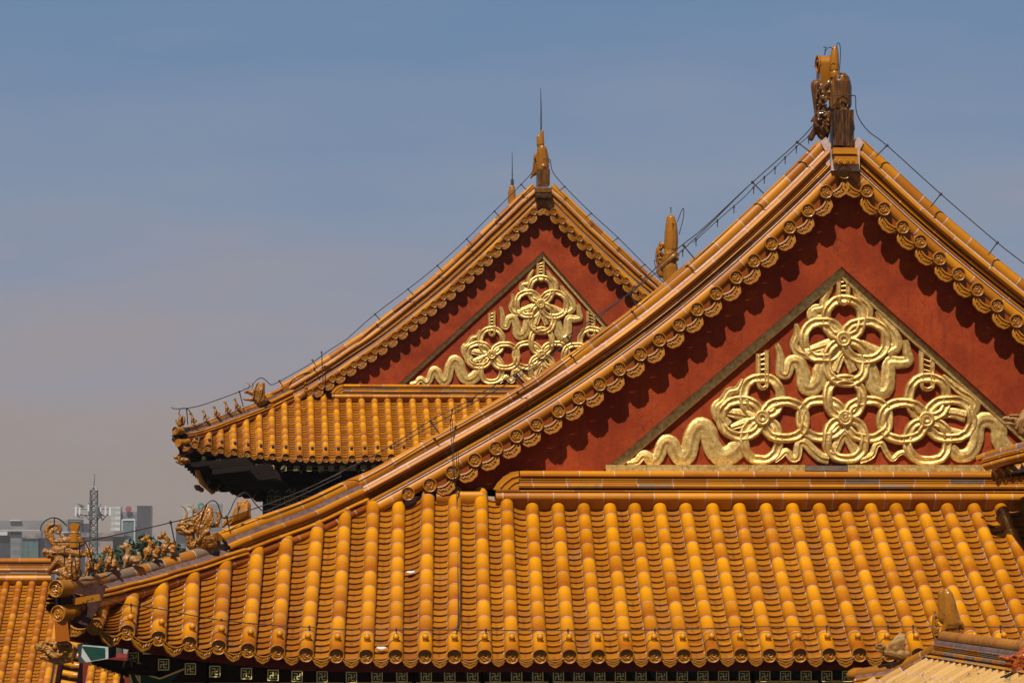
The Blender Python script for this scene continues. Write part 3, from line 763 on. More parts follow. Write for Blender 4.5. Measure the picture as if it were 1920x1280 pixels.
LAD = [(z5([(1083, 95), (1083, 185)]), z5([(1126, 80), (1126, 190)]), 5), (z5([(722, 440), (722, 565)]), z5([(760, 425), (760, 570)]), 6), (z5([(1455, 425), (1455, 570)]), z5([(1505, 450), (1505, 575)]), 6)]
def relief(hall, T, Yp, s=1.0, skip=()):
    """T maps traced pixels to picture pixels; band widths in traced pixels"""
    mb = MB(); k = 0; ppm = 136.0
    def W(p, dy=0.0): q = T(*p); v = P(q[0], q[1], Yp); return Vector((v.x, v.y+dy, v.z))
    unit = (W((1682, 700))-W((1582, 700))).length/100
    def band(pts, ws, prof, closed, h0):
        n = len(pts); rows = []
        for i in range(n):
            a = pts[(i-1) % n] if closed or i else pts[i]; b_ = pts[(i+1) % n] if closed or i < n-1 else pts[i]
            d = (b_-a).normalized(); nr = Vector((-d.z, 0, d.x))
            rows.append([pts[i] + nr*u*ws[i] + Vector((0, -hh*h0, 0)) for u, hh in prof])
        if closed: rows.append(rows[0])
        mb.grid(rows, 'gold', random.random())
        if not closed:
            mb.poly(rows[0], 'gold'); mb.poly(rows[-1], 'gold')
    RP = [(-.52, 0), (-.50, .7), (-.40, 1.05), (-.26, 1.1), (-.15, .80), (0, .74), (.15, .80), (.26, 1.1), (.40, 1.05), (.50, .7), (.52, 0)]
    FP = [(-.52, 0), (-.50, .65), (-.42, .85), (-.25, .72), (-.10, .80), (-.02, 1.1), (.08, 1.05), (.25, .95), (.42, .9), (.50, .6), (.52, 0)]
    for pts, w0, w1 in RIB:
        c = catmull([W(p) for p in pts], 5); n = len(c)
        band(c, [unit*1.38*(w0+(w1-w0)*(i/(n-1))**.5)*random.uniform(.97, 1.03) for i in range(n)], FP, False, (.052+.004*random.random())*s)
    for kind, *r_ in LOOPS:
        if kind == 'r':
            c = [W(p) + Vector((random.uniform(-1, 1), 0, random.uniform(-1, 1)))*unit*.8 for p in r_[0]]; c = catmull(c+[c[0]], 3)[:-1]
            k += 1; n = len(c)
            # over and under: height swings along the loop so the bands interlace
            hs = .066+.006*math.sin(k*2.1)
            rows = []
            for i in range(n):
                a, b_ = c[i-1], c[(i+1) % n]; d = (b_-a).normalized(); nr = Vector((-d.z, 0, d.x)); w = unit*18.6
                hh = hs*(1+.16*math.sin(4*2*math.pi*i/n + k*1.9))*s
                rows.append([c[i] + nr*u*w + Vector((0, -q*hh, 0)) for u, q in RP])
            rows.append(rows[0]); mb.grid(rows, 'gold', random.random())
        else:
            ctr = W(r_[0]); prof = [(14.5, .0), (14.5, .085), (13, .095), (10.5, .095), (9, .080), (8, .080), (7.3, .098), (5.2, .098), (4, .078), (0.1, .070)]
            idx = mb.grid([[ctr + Vector((rr*unit*math.cos(2*math.pi*q/22), -hh*s, rr*unit*math.sin(2*math.pi*q/22))) for q in range(22)] for rr, hh in prof], 'gold', closed=True)
    for l, r_, n in LAD:
        for e in (l, r_):
            band([W(e[0]), (W(e[0])+W(e[1]))/2, W(e[1])], [unit*9]*3, RP, False, .06*s)
        for i in range(n):
            u = (i+.5)/n; a = W(l[0]).lerp(W(l[1]), u); b_ = W(r_[0]).lerp(W(r_[1]), u)
            band([a, (a+b_)/2, b_], [unit*4.5]*3, FP, False, .045*s)
        # the hook of the ladder that grips the knot
        a, b_ = l[1], r_[1]; mid = ((a[0]+b_[0])/2, max(a[1], b_[1])+11)
        band(catmull([W(a), W((a[0]+1, mid[1]-4)), W(mid), W((b_[0]-1, mid[1]-4)), W(b_)], 4), [unit*8]*17, RP, False, .085*s)
    return build(mb, 'gilt_relief', hall, 60)
relief(hallA, lambda x, y: (x, y), YW+.143)
# ------------------------------------------------------------------ base ridge under the gable
def base_ridge(hall, x0, x1, ybase, Y, s=1.0, seg=.48, worn=1.0, ps=1.0):
    s_ = s; s0 = s*ps
    def pp(x): return P(x, ybase, Y)
    zc = pp((x0+x1)/2).z
    def path(xa): a = pp(xa); b_ = pp(x1); return Path([Vector((a.x, Y, zc)), Vector(((a.x+b_.x)/2, Y, zc)), Vector((b_.x, Y, zc))])
    S = lambda pr: [(a*s, b_*s) for a, b_ in pr]
    fr = lambda tn: (ZU, Vector((0, -1, 0)))
    mb = MB()
    sweep(mb, path(x0+46*s0), S([(.41, -.22), (.415, -.08), (.405, -.03), (.375, -.004), (.345, -.004), (.325, -.04)]), fr, 'ridge', seg, .012, .7, caps=False)
    build(mb, 'base_ridge_cap', hall, 40)
    mb = MB()
    sweep(mb, path(x0+44*s0), S([(.325, -.22), (.322, -.05), (.308, -.028), (.290, -.030), (.284, -.048), (.266, -.034), (.258, -.048), (.242, -.034), (.236, -.06)]), fr, 'ridge_worn', seg, .012, .4, wear=worn, caps=False)
    sweep(mb, path(x0+44*s0), S([(.238, -.06), (.232, -.008), (.208, .012), (.182, .002), (.172, -.05)]), fr, 'ridge_worn', seg, .012, .4, wear=worn*.7, caps=False)
    sweep(mb, path(x0), S([(.150, -.16), (.148, -.02), (.145, .04), (.138, .046), (.125, .040), (.122, -.05)]), fr, 'ridge', .72, .008, .5, caps=False)
    build(mb, 'base_ridge_moulding', hall, 40)
    mb = MB()
    sweep(mb, path(x0), S([(.124, -.02), (.112, .045), (.085, .070), (.05, .078), (.018, .068), (.0, .04), (-.045, .0), (-.11, -.03)]), fr, 'ridge', .35, .012, .3, caps=False)
    # slanted end of the ridge
    q = lambda xx, n_, t_: Vector((pp(xx).x, Y-t_*s, zc+n_*s))
    prof_ = [(44, .41), (30, .392), (16, .335), (4, .25), (-4, .155)]
    mb.poly([q(x0+a*s0, b_, -.012) for a, b_ in prof_] + [q(x0+44*s0, .155, -.012)], 'ridge', .6)
    mb.grid([[q(x0+a*s0, b_, -.012) for a, b_ in prof_], [q(x0+a*s0, b_, -.30) for a, b_ in prof_]], 'ridge', .8)
    for f1, f2 in ((.75, .02), (.42, .016)):
        mb.tube([q(x0+(44*(1-u)+(-4+44*(1-f1))*u)*s0 if 0 else x0+(44-(46*f1)*u)*s0, .17+(.24*f1)*(1-u*u*.9), -.004) for u in (0, .4, .8, 1)], f2*.6, 'ridge', 5, .8)
    build(mb, 'base_ridge_skirt', hall, 40)
base_ridge(hallA, 929, 2120, 940, 34.32)
mb = MB()
for xa, xb, ya in ((862, 905, 944), (818, 858, 947)):
    a = P(xa, ya, 34.3); b_ = P(xb, ya, 34.3)
    sweep(mb, Path([a, (a+b_)/2, b_]), [(.17, -.1), (.165, .0), (.14, .03), (.10, .04), (.05, .02), (.0, .0), (-.06, -.05)], lambda tn: (ZU, Vector((0, -1, 0))), 'ridge', .5, .01, 0)
a = P(905, 925, 34.4); b_ = P(990, 925, 34.4); mb.grid([[P(600, 930, 34.46), P(1010, 930, 34.46)], [P(600, 1000, 34.46), P(1010, 975, 34.46)]], 'mortar')
build(mb, 'base_ridge_end', hallA)
# upper roof slopes behind the verges, the main ridge, side roofs, walls
LEN = 17.2; SK = 0.0
def upper_roof(hall, path, Y0, L_, side, rows_=46, low=-.05):
    mb = MB(); pts = [path.at(path.L*i/22) for i in range(23)]
    base = [p + Vector((0, 0, .30)) for p in pts]
    mb.grid([[p for p in base], [p+Vector((0, L_, 0)) for p in base]], 'pan', .4)
    for k in range(rows_):
        y = .30+(L_-.4)*k/(rows_-1); rws = []
        for p in base:
            c = p+Vector((0, y, 0)); rws.append([c + Vector((0, -.09*math.cos(math.pi*j/5), .09*math.sin(math.pi*j/5)+.02)) for j in range(6)])
        mb.grid(rws, 'tube', random.uniform(.2, .9))
    return build(mb, 'upper_roof', hall, 40)
upper_roof(hallA, pathL, YV, LEN, -1); upper_roof(hallA, pathR, YV, LEN, 1)
apx = P(1581, 300, 34.6)
mb = MB(); mp_ = Path([Vector((apx.x, 35.0, apx.z-.1)), Vector((apx.x, 43, apx.z-.1)), Vector((apx.x, YV+LEN, apx.z-.1))])
sweep(mb, mp_, [(-.15, -.3), (-.15, .1), (-.10, .18), (-.08, .3), (0, .38), (.08, .3), (.10, .18), (.15, .1), (.15, -.3)], up_frame, 'ridge', .6, .014, 0)
build(mb, 'main_ridge', hallA)
# side roof to the left: falls to the long eave
cor = P(115, 1150, 29.3); junc = pathL.at(pathL.L-.3)
hipA = [P(x, y+26, hipY(x)) for x, y in lo_pts] + [P(x, y+36, hipY(x)) for x, y in up_pts[2:]]
def hip_at(pts, y):
    for a, b_ in zip(pts, pts[1:]):
        if y <= b_.y: return a.lerp(b_, max(0, min(1, (y-a.y)/(b_.y-a.y))))
    return pts[-1].copy()
mb = MB(); rws = []
for k in range(0, 64):
    y = 29.6+k*.35
    u = min(1, max(0, (y-29.3)/(34.3-29.3)))
    top = hip_at(hipA, y)+Vector((-.12, 0, 0)); top.y = y
    if y > 34.3: top = Vector((junc.x, y, junc.z+.02))
    fl = max(0, 1-(y-29.3)/3.2)**2
    bot = Vector((cor.x+.35*(1-fl), y, cor.z-.32*(1-fl)))
    rws.append([top.lerp(bot, j/8)-Vector((0, 0, .1*math.sin(math.pi*j/8))) for j in range(9)])
rws = [[p-Vector((0, 0, .06)) for p in r_] for r_ in rws]
mb.grid(rws, 'pan', .4)
for r_ in rws[6:]:
    if (r_[0]-r_[-1]).length > .6: mb.grid([[c + Vector((0, -.09*math.cos(math.pi*j/5), .09*math.sin(math.pi*j/5)+.02)) for j in range(6)] for c in r_[1:]], 'tube', random.uniform(.2, .9))
build(mb, 'side_roof', hallA)
side_eave = [r_[-1] for r_ in rws]
# fascia, rafters with painted ends, soffit, walls
def swastika(mb, c, h, mat='goldpaint', yaw=0.0, skew=0.0):
    """fret medallion painted on a rafter end, in the x-z plane at c (front)"""
    M = Matrix.Rotation(yaw, 3, 'Z'); w = h*.13
    def bar(x0, z0, x1, z1):
        mb.box(Vector(c)+M @ Vector(((x0+x1)/2*h, 0, ((z0+z1)/2+skew*(x0+x1)/2)*h)), (abs(x1-x0)*h+w, .006, abs(z1-z0)*h+w), mat, M)
    for q in ((-.9, .9, .9, .9), (-.9, -.9, .9, -.9), (-.9, -.9, -.9, .9), (.9, -.9, .9, .9)): bar(*q)
    for q in ((0, -.5, 0, .5), (-.5, 0, .5, 0), (-.5, .5, 0, .5), (0, -.5, .5, -.5), (.5, 0, .5, .5), (-.5, -.5, -.5, 0)): bar(*q)
mb = MB()
rr = [[botsA[k]+Vector((0, .10, -.03)), botsA[k]+Vector((0, .12, -.20))] for k in range(35)]
rr = [[rr[0][0]+Vector((-.35, -.1, .06)), rr[0][1]+Vector((-.35, -.1, .06))]] + rr
mb.grid(rr, 'redwood'); mb.grid([[a[1], a[1]+Vector((0, .08, 0))] for a in rr], 'redwood')
build(mb, 'eave_board', hallA)
mb = MB(); mb.grid([[botsA[k]+Vector((0, .15, -.10)), Vector((botsA[k].x+.05, 33.6, H_EAVE+.55))] for k in range(35)], 'darkwood_shade'); build(mb, 'soffit', hallA)
sw_x = [193, 250, 307, 357, 403, 462, 512, 557] + [604]
x = 659
while x < 2060: sw_x.append(x); x += 38.7+(48-38.7)*max(0, (1000-x)/340)
sw_y = [1223, 1233, 1245, 1253, 1258, 1262, 1265, 1267, 1268]
def ebx(px):
    Y = 31.17-interp([150, 250, 357, 462, 604, 700], [1.25, .95, .6, .32, .05, 0], min(700, px)); return Y
for i, x in enumerate(sw_x):
    y = sw_y[i] if i < len(sw_y) else 1269 if x < 700 else 1267
    c = P(x, y, ebx(x)); mb = MB(); yaw = -R(18)*max(0, 1-i/8)
    mb.box(c+Vector((0, .62, .10)), (.135, 1.2, .135), 'green', Matrix.Rotation(R(9), 3, 'X'))
    mb.box(c+Vector((0, .012, 0)), (.142, .02, .142), 'green', Matrix.Rotation(yaw, 3, 'Z'))
    swastika(mb, c-Vector((0, .003, 0)), .069, yaw=yaw)
    build(mb, 'rafter', hallA)
# corner beam with white and green paint, green board with gilt scrolls
mb = MB()
def quad_px(mb, pts, Y, mat, dy=.0): mb.poly([P(x, y, Y+dy) for x, y in pts], mat)
beam_dir = Vector((.7, .7, .0))
q = [(145, 1207), (203, 1212), (203, 1234), (148, 1243)]
f_ = [P(x, y, 29.5) for x, y in q]
for k in range(4):
    a, b_ = f_[k], f_[(k+1) % 4]; mb.poly([a, b_, b_+Vector((.05, .5, .0)), a+Vector((.05, .5, .0))], 'green')
mb.poly(f_, 'whitepaint')
mb.poly([P(153, 1210, 29.49), P(197, 1214, 29.49), P(197, 1231, 29.49), P(170, 1236, 29.49)], 'green')
build(mb, 'corner_beam', hallA)
mb = MB()
for i in range(9):      # rafters of the long side, seen past the corner
    c = P(170+i*9, 1243+i*3.2, 29.9+i*.16); mb.box(c+Vector((.24, .1, .0)), (.46, .06, .075), 'darkwood_shade', Matrix.Rotation(R(4), 3, 'Y')); mb.box(c-Vector((.002, .0, 0)), (.02, .06, .06), 'goldpaint')
build(mb, 'side_rafters', hallA)
mb = MB()
bd = [(232, 1243), (262, 1240), (270, 1262), (300, 1270), (345, 1252), (300, 1300), (250, 1300), (240, 1262)]
mb.prism([(P(x, y, 30.9).x, P(x, y, 30.9).z) for x, y in bd], 30.9, 31.0, 'green')
for l in (((236, 1243), (243, 1262), (252, 1298)), ((262, 1240), (270, 1262), (300, 1271), (345, 1253)), ((250, 1246), (253, 1260), (260, 1275)), ((262, 1285), (262, 1268), (254, 1256))):
    mb.tube([P(x, y, 30.89) for x, y in l], .011, 'goldpaint', 5)
build(mb, 'bracket_board', hallA)
mb = MB()
wx0, wx1 = botsA[0].x+.22, 22; zt = H_EAVE+.6
mb.box(((wx0+wx1)/2, 34.0+11, zt/2), (wx1-wx0, 22, zt), 'darkwood_shade')
build(mb, 'wall', hallA)
mb = MB()      # painted beam and brackets under the eave
x = wx0
while x < 14:
    mb.box((x+.45, 33.78, H_EAVE-.25), (.86, .36, .42), 'darkwood_shade')
    for dz in (-.2, .2): mb.box((x+.45, 33.595, H_EAVE-.25+dz), (.84, .01, .025), 'goldpaint')
    for kk in range(3): mb.box((x+.45, 33.5-.42*kk, H_EAVE+.12+.10*kk), (.5-.1*kk, .26, .1), 'darkwood_shade'); mb.box((x+.45, 33.365-.42*kk, H_EAVE+.12+.10*kk), (.5-.1*kk, .008, .02), 'goldpaint')
    x += .9
build(mb, 'eave_brackets', hallA)
# ================================================================== REAR HALL
hallB = thing('rear_hall', (8, 72, 0), 'hall behind on the left, its smaller red gable half hidden by the front roof', 'palace hall')
YBE, YBT = 66.2, 69.4
bx = [365, 390, 414, 439, 464, 488.5, 511, 536, 562, 586, 611, 635, 660, 685, 709] + [709+24.6*i for i in range(1, 27)]
by = [833, 839, 843, 846.5, 850, 853, 855, 856, 858, 859, 859.5, 859.5, 859, 858, 857] + [857-.4*i for i in range(1, 27)]
tx = [369, 391, 413, 437, 461, 485, 509, 533, 558, 582, 607, 630, 654, 677.6, 702, 726, 749, 773] + [773+23.9*i for i in range(1, 24)]
ty = [818, 814, 806, 797, 787, 777, 767, 757, 746, 744, 744] + [745.5]*30
EBz = P(611, 859.5, YBE).z; SLB = (P(702, 745.5, YBT).z-EBz)/(YBT-YBE)
fl = [1.5*max(0, 1-k/8)**2 for k in range(41)]
botsB = [P(x, y, YBE-fl[k]) for k, (x, y) in enumerate(zip(bx, by))]
topsB = []
for k, (x, y) in enumerate(zip(tx, ty)):
    Yt = on_plane(x, y, EBz, YBE, SLB).y - fl[k]*.92 if k < 9 else (YBT-.1)
    topsB.append(P(x, y, Yt))
for k in range(41): topsB[k] = topsB[k] + (topsB[k]-botsB[k]).normalized()*.10
roof_face(hallB, botsB, topsB, DISC, KNOB_I, knob_at=.33, n=6)
hB = lambda px: interp([330, 369, 437, 509, 558, 600], [64.6, topsB[0].y+.12, topsB[3].y+.12, topsB[6].y+.12, topsB[8].y+.12, 69.2], px)
ridge_full(hallB, 'hip_ridge', [P(x, y, hB(x)) for x, y in ((495, 741), (512, 733), (535, 722), (556, 713), (577, 705))], tall=True, worn=.2)
ridge_full(hallB, 'hip_ridge_end', [P(x, y, hB(x)) for x, y in ((331, 801), (350, 798.5), (372.5, 792.5), (397.5, 785), (416, 777.5), (441, 769), (459, 762.5), (476, 756), (500, 746))], tall=False, seg=.32, worn=.55, capmat='old')
disc_at(hallB, DISC[1], 329, 807, 64.5, yaw=R(-35), sc=1.1); disc_at(hallB, DISC[0], 334, 830, 64.5, yaw=R(-35), sc=1.05)
mb = MB(); a = P(334, 830, 64.5); mb.tube([a, a+Vector((.22, .4, .05))], .09, 'tube', 10, .3)
mb.poly([P(332, 813, 64.8), P(333, 826, 64.8), P(352, 836, 64.9), P(362, 824, 65.2), P(360, 806, 65.4)], 'grime')
build(mb, 'corner_tile', hallB)
link('drip_tile', DRIP[0], hallB, P(349, 835, 64.55), (R(-14), R(20), R(-20)), 1.1)
vBL = [(1019, 381), (1000.7, 397), (984.5, 413), (967.5, 429.5), (951, 445.5), (934, 461), (918, 477), (901, 493), (883.5, 509), (866, 525), (849, 540.5), (831.5, 556), (814, 570.5), (796, 585), (778, 599.5), (760, 614), (741, 629), (722, 643.5), (703, 657.5), (683.5, 670), (664, 683), (644, 697), (623.5, 710), (602.6, 723), (582.5, 736)]
vBR = [(1019, 381), (1038, 397.5), (1054, 414), (1070.5, 430), (1087, 447), (1104.5, 463), (1121.5, 479.5), (1138.5, 495), (1156, 511), (1173, 526.5), (1190, 542), (1208, 557), (1226, 572), (1244, 587), (1263, 602), (1282, 617), (1301, 631)]
YVB = 69.2
pBL = Path(catmull([P(x, y, YVB) for x, y in vBL + [(562, 748), (542, 758)]], 2)); pBR = Path(catmull([P(x, y, YVB) for x, y in vBR], 2))
verge_ridge(hallB, pBL, s=1.12, worn=.3, seg=.55, small=1.1); verge_ridge(hallB, pBR, s=1.12, worn=.5, seg=.55, small=1.1)
verge_tiles(hallB, vBL, -1, YVB, disc=DISC_SP, iron=True); verge_tiles(hallB, vBR, 1, YVB, disc=DISC_SP, iron=True)
link('verge_tile_end', DISC_SP, hallB, P(1019, 380, YVB-.05), None, 1.05)
gable(hallB, vBL, vBR, 722, ((1018, 472), (742, 724), (1240, 724)), YVB+.20, s=1.0)
relief(hallB, lambda x, y: (1014.5+.603*(x-1582), 665+.65*(y-783)), YVB+.343, s=1.3)
base_ridge(hallB, 622, 1240, 748, 69.15, s=.95, seg=.62, ps=.5)
mb = MB()
mb.box(P(1018, 358, YVB-.02), (.46, .4, .12), 'block_dark', None, .7); mb.box(P(1018, 366, YVB), (.44, .4, .2), 'block_dark', None, .25)
for sx in (-1, 1):
    c = P(1018, 366, YVB-.21)+Vector((sx*.1, 0, 0)); mb.tube([c+Vector((.05*(1-a/12)*math.cos(a*.8)*sx, -.004, .05*(1-a/12)*math.sin(a*.8))) for a in range(10)], .010, 'block_dark', 5, .8)
build(mb, 'apex_block', hallB)
LB = 10.0
upper_roof(hallB, pBL, YVB, LB, -1, 28); upper_roof(hallB, pBR, YVB, LB, 1, 28)
ap = P(1018, 372, YVB)
mb = MB(); sweep(mb, Path([Vector((ap.x, 70, ap.z-.1)), Vector((ap.x, 75, ap.z-.1)), Vector((ap.x, YVB+LB, ap.z-.1))]), [(-.18, -.3), (-.18, .1), (-.1, .25), (0, .42), (.1, .25), (.18, .1), (.18, -.3)], up_frame, 'ridge', .6, .014, 0)
build(mb, 'main_ridge', hallB)
corB = P(336, 846, 64.6); jB = pBL.at(pBL.L-.4)
hipB = [P(x, y+16, hB(x)) for x, y in ((331, 801), (350, 798.5), (372.5, 792.5), (397.5, 785), (416, 777.5), (441, 769), (459, 762.5), (476, 756), (500, 746), (535, 726), (577, 712))]
mb = MB(); rws = []; seB = []
for k in range(0, 50):
    y = 64.8+k*.35; u = min(1, max(0, (y-64.6)/(69.2-64.6)))
    top = hip_at(hipB, y)+Vector((-.15, 0, 0)) if y < 69.2 else Vector((jB.x, y, jB.z+.1))
    top.y = y
    f2 = max(0, 1-(y-64.6)/3.6)**2
    bot = Vector((corB.x+.42*(1-f2), y, corB.z-.42*(1-f2))); seB.append(bot)
    rws.append([top.lerp(bot, j/6) for j in range(7)])
rws = [[p-Vector((0, 0, .06)) for p in r_] for r_ in rws]
mb.grid(rws, 'pan', .4)
for r_ in rws[3:]: mb.grid([[c + Vector((0, -.09*math.cos(math.pi*j/4), .09*math.sin(math.pi*j/4)+.02)) for j in range(5)] for c in r_[1:]], 'tube', random.uniform(.2, .9))
build(mb, 'side_roof', hallB)
# eave underside: board, rafters, beam, brackets, walls
mb = MB()
rr = [[b_+Vector((0, .10, -.03)), b_+Vector((0, .12, -.17))] for b_ in botsB]
rr = [[corB+Vector((0, 0, .02)), corB+Vector((0, 0, -.10))]] + rr
mb.grid(rr, 'redwood'); build(mb, 'eave_board', hallB)
wallx, wally = P(500, 900, 69.6).x, 69.6
zs = EBz+.35
mb = MB(); mb.grid([[b_+Vector((0, .18, -.16)), Vector((max(b_.x, wallx), wally, zs))] for b_ in [corB]+botsB], 'darkwood_shade')
mb.grid([[s_+Vector((0, 0, -.14)), Vector((wallx, max(s_.y, wally), zs))] for s_ in seB], 'darkwood_shade')
build(mb, 'soffit', hallB)
for i, (x, y) in enumerate([(381, 861), (409, 866), (434, 870), (459.5, 873.5), (483.5, 875), (509, 877), (532, 877.5), (556, 878), (580, 878), (602, 877.5), (621, 877.5), (642, 877.5), (662, 877), (682, 877), (702, 877), (722, 876.5), (742, 876)]):
    Y = 66.36-1.35*max(0, 1-i/8)**2; c = P(x, y, Y); mb = MB(); yaw = -R(20)*max(0, 1-i/8)
    mb.box(c+Vector((0, .8, .12)), (.14, 1.6, .14), 'green', Matrix.Rotation(R(9), 3, 'X')); mb.box(c+Vector((0, .012, 0)), (.15, .02, .15), 'green', Matrix.Rotation(yaw, 3, 'Z'))
    swastika(mb, c-Vector((0, .003, 0)), .07, yaw=yaw); build(mb, 'rafter', hallB)
mb = MB()
for i in range(34):    # rafters of the long side, two tiers
    s_ = seB[min(i, 48)]; y = 64.9+i*.30; j = (y-64.8)/.35; s_ = seB[int(j)].lerp(seB[min(int(j)+1, 49)], j % 1)
    mb.box(s_+Vector((.85, .0, -.20)), (1.6, .12, .12), 'darkwood_shade', Matrix.Rotation(R(-6), 3, 'Y')); mb.box(s_+Vector((.045, .0, -.12)), (.02, .13, .13), 'goldpaint')
    mb.box(s_+Vector((1.5, .0, -.36)), (1.5, .13, .13), 'darkwood_shade', Matrix.Rotation(R(-6), 3, 'Y'))
build(mb, 'side_rafters', hallB)
mb = MB()
for i in range(15):    # sunlit yellow tile ends under the far part of the long eave
    c = P(371+i*1.6, 886+i*1.5, 65.3+i*.30); mb.tube([c+Vector((-.03, 0, .12)), c+Vector((.02, 0, -.10)), c+Vector((.10, .02, -.26))], .065, 'tube', 7, .9)
build(mb, 'lower_eave_tiles', hallB)
mb = MB(); H1 = 4760/69.0
for k, (px, py) in enumerate([(380, 880), (398, 895), (418, 900), (440, 905), (462, 912), (484, 918)]):
    # outward-reaching bracket arms with beaked ends
    Yb = 66.2+k*.55; a = P(px, py+14, Yb); e = P(px+34, py+6, Yb+1.2)
    d = (a-e).normalized(); up = Vector((0, 0, 1)); w = Vector((.05, .07, 0))
    pr = [e+up*.14, a+up*.10, a-d*(-.22)-up*.02, a-up*.12-d*.02, e-up*.16]
    mb.poly([p-w for p in pr], 'darkwood_shade'); mb.poly([p+w for p in pr[::-1]], 'darkwood_shade')
    for q in range(5): mb.poly([pr[q]-w, pr[(q+1) % 5]-w, pr[(q+1) % 5]+w, pr[q]+w], 'darkwood_shade')
    mb.tube([pr[1]-w*1.1, pr[2]-w*1.1, pr[3]-w*1.1], .012, 'goldpaint', 4)
build(mb, 'bracket_arms', hallB)
mb = MB()
zc = P(560, 905, 69).z
for k in range(13):
    x = wallx+.15+k*.52; 
    for lv in range(3):
        w = .42-.07*(2-lv); z = zs-.16-.17*lv; yy = wally-.55+.16*lv
        mb.box((x, yy, z), (w, .5, .11), 'blue' if (k+lv) % 2 else 'green')
        mb.tube([(x-w/2, yy-.26, z-.05), (x-w/2, yy-.26, z+.05), (x+w/2, yy-.26, z+.05), (x+w/2, yy-.26, z-.05), (x-w/2, yy-.26, z-.05)], .008, 'goldpaint', 4)
    mb.tube(catmull([(x+.26, wally-.1, zs-.62), (x+.20, wally-.1, zs-.46), (x+.26, wally-.1, zs-.30), (x+.32, wally-.1, zs-.46), (x+.26, wally-.1, zs-.62)], 4), .010, 'goldpaint', 4)
build(mb, 'eave_brackets', hallB)
mb = MB()
z2 = P(530, 932, wally).z
mb.box((wallx+4, wally+.0, z2+.16), (8.2, .4, .22), 'blue'); mb.box((wallx+4, wally, z2-.08), (8.2, .44, .26), 'green'); mb.box((wallx+4, wally, z2-.36), (8.2, .4, .3), 'blue')
for k in range(12):
    x = wallx+.2+k*.46; y = wally-.226
    for dz in (-.08,):
        mb.tube([(x-.17, y, z2+dz-.11), (x-.17, y, z2+dz+.11), (x+.17, y, z2+dz+.11), (x+.17, y, z2+dz-.11), (x-.17, y, z2+dz-.11)], .012, 'goldpaint', 4)
    for q in range(6):
        a = q*math.pi/3; mb.tube([(x+.04*math.cos(a), y, z2-.08+.03*math.sin(a)), (x+.10*math.cos(a+.4), y, z2-.08+.07*math.sin(a+.4)), (x+.12*math.cos(a), y, z2-.08+.085*math.sin(a))], .010, 'goldpaint', 4)
    for zz in (z2+.16, z2-.36):
        mb.tube(catmull([(x-.15, y+.02, zz-.04), (x-.05, y+.02, zz+.05), (x+.02, y+.02, zz-.03), (x+.13, y+.02, zz+.04)], 4), .012, 'goldpaint', 4)
build(mb, 'painted_beam', hallB)
mb = MB(); mb.box((wallx+9, wally+5.1, (z2-.5)/2), (18, 10, z2-.5), 'wallred'); build(mb, 'wall', hallB)
mb = MB(); mb.box((wallx+9, wally+5.2, (z2+zs)/2), (17.9, 10, zs-z2+1.0), 'darkwood_shade'); build(mb, 'eave_wall', hallB)
# ================================================================== LEFT HALL (lower roof at the left edge)
hallC = thing('left_hall', (-6, 62, 0), 'plain lower yellow roof cut by the left edge of the picture, below the city', 'palace hall')
tC = []; bC = []
for i in range(10):
    x = 110.5-24.4*i
    T = P(x, 1087, 60); B = T + Vector((0, -6.5, -6.5*.60)); tC.append(T); bC.append(B)
tC.reverse(); bC.reverse()
roof_face(hallC, bC, tC, DISC, KNOB, seg=.335, stepl=.135, rr=.080, n=6, tube_tint=(.15, .8))
base_ridge(hallC, -140, 96, 1090, 59.9, s=1.32, seg=.85, worn=.15, ps=-.2)
vx = P(121, 1087, 60)
ridge_full(hallC, 'verge_ridge', [vx+Vector((.02, 0, .25)), vx+Vector((.02, -3.2, -1.75)), vx+Vector((.02, -6.5, -3.65))], s=.9, tall=True, worn=.2)
for i in range(14):
    c = vx + Vector((.30, -1.6-i*.33, -.05-(1.6+i*.33)*.6)); mb = MB(); mb.tube([c, c+Vector((.32, 0, -.06))], .08, 'tube', 10, random.uniform(.3, .9)); o = build(mb, 'verge_tile', hallC)
    link('tile_end', DISC[i % 4], o, c+Vector((.33, 0, -.06)), (0, 0, R(90)), .88)
mb = MB(); zC = bC[0].z; mb.box((vx.x-6, 63.5, zC/2+1.2), (12, 8, zC+2.4), 'wallred'); mb.box((vx.x-6, 57, zC/2-.6), (11, 5, zC-1.2), 'wallred'); build(mb, 'wall', hallC)
mb = MB(); mb.grid([[Vector((vx.x-9, 60, vx.z)), Vector((vx.x, 60, vx.z))], [Vector((vx.x-9, 67, vx.z-4)), Vector((vx.x, 67, vx.z-4))]], 'pan', .5); build(mb, 'rear_roof', hallC)
galC = thing('low_gallery', (-3, 57, 0), 'scrap of low yellow roof glimpsed under the green corner beam of the front hall', 'gallery roof')
tG = [P(172+24.5*i, 1250, 56) for i in range(3)]; bG = [t+Vector((0, -2.6, -1.5)) for t in tG]
roof_face(galC, bG, tG, DISC, None, seg=.335, stepl=.135, rr=.080, n=6)
mb = MB(); g0 = tG[0]; mb.box((g0.x+.4, 57.3, g0.z/2+.1), (1.2, 2.4, g0.z+.2), 'wallred'); mb.box((g0.x+.4, 55.4, (g0.z-1.6)/2), (1.1, 1.6, g0.z-1.6), 'wallred'); build(mb, 'wall', galC)
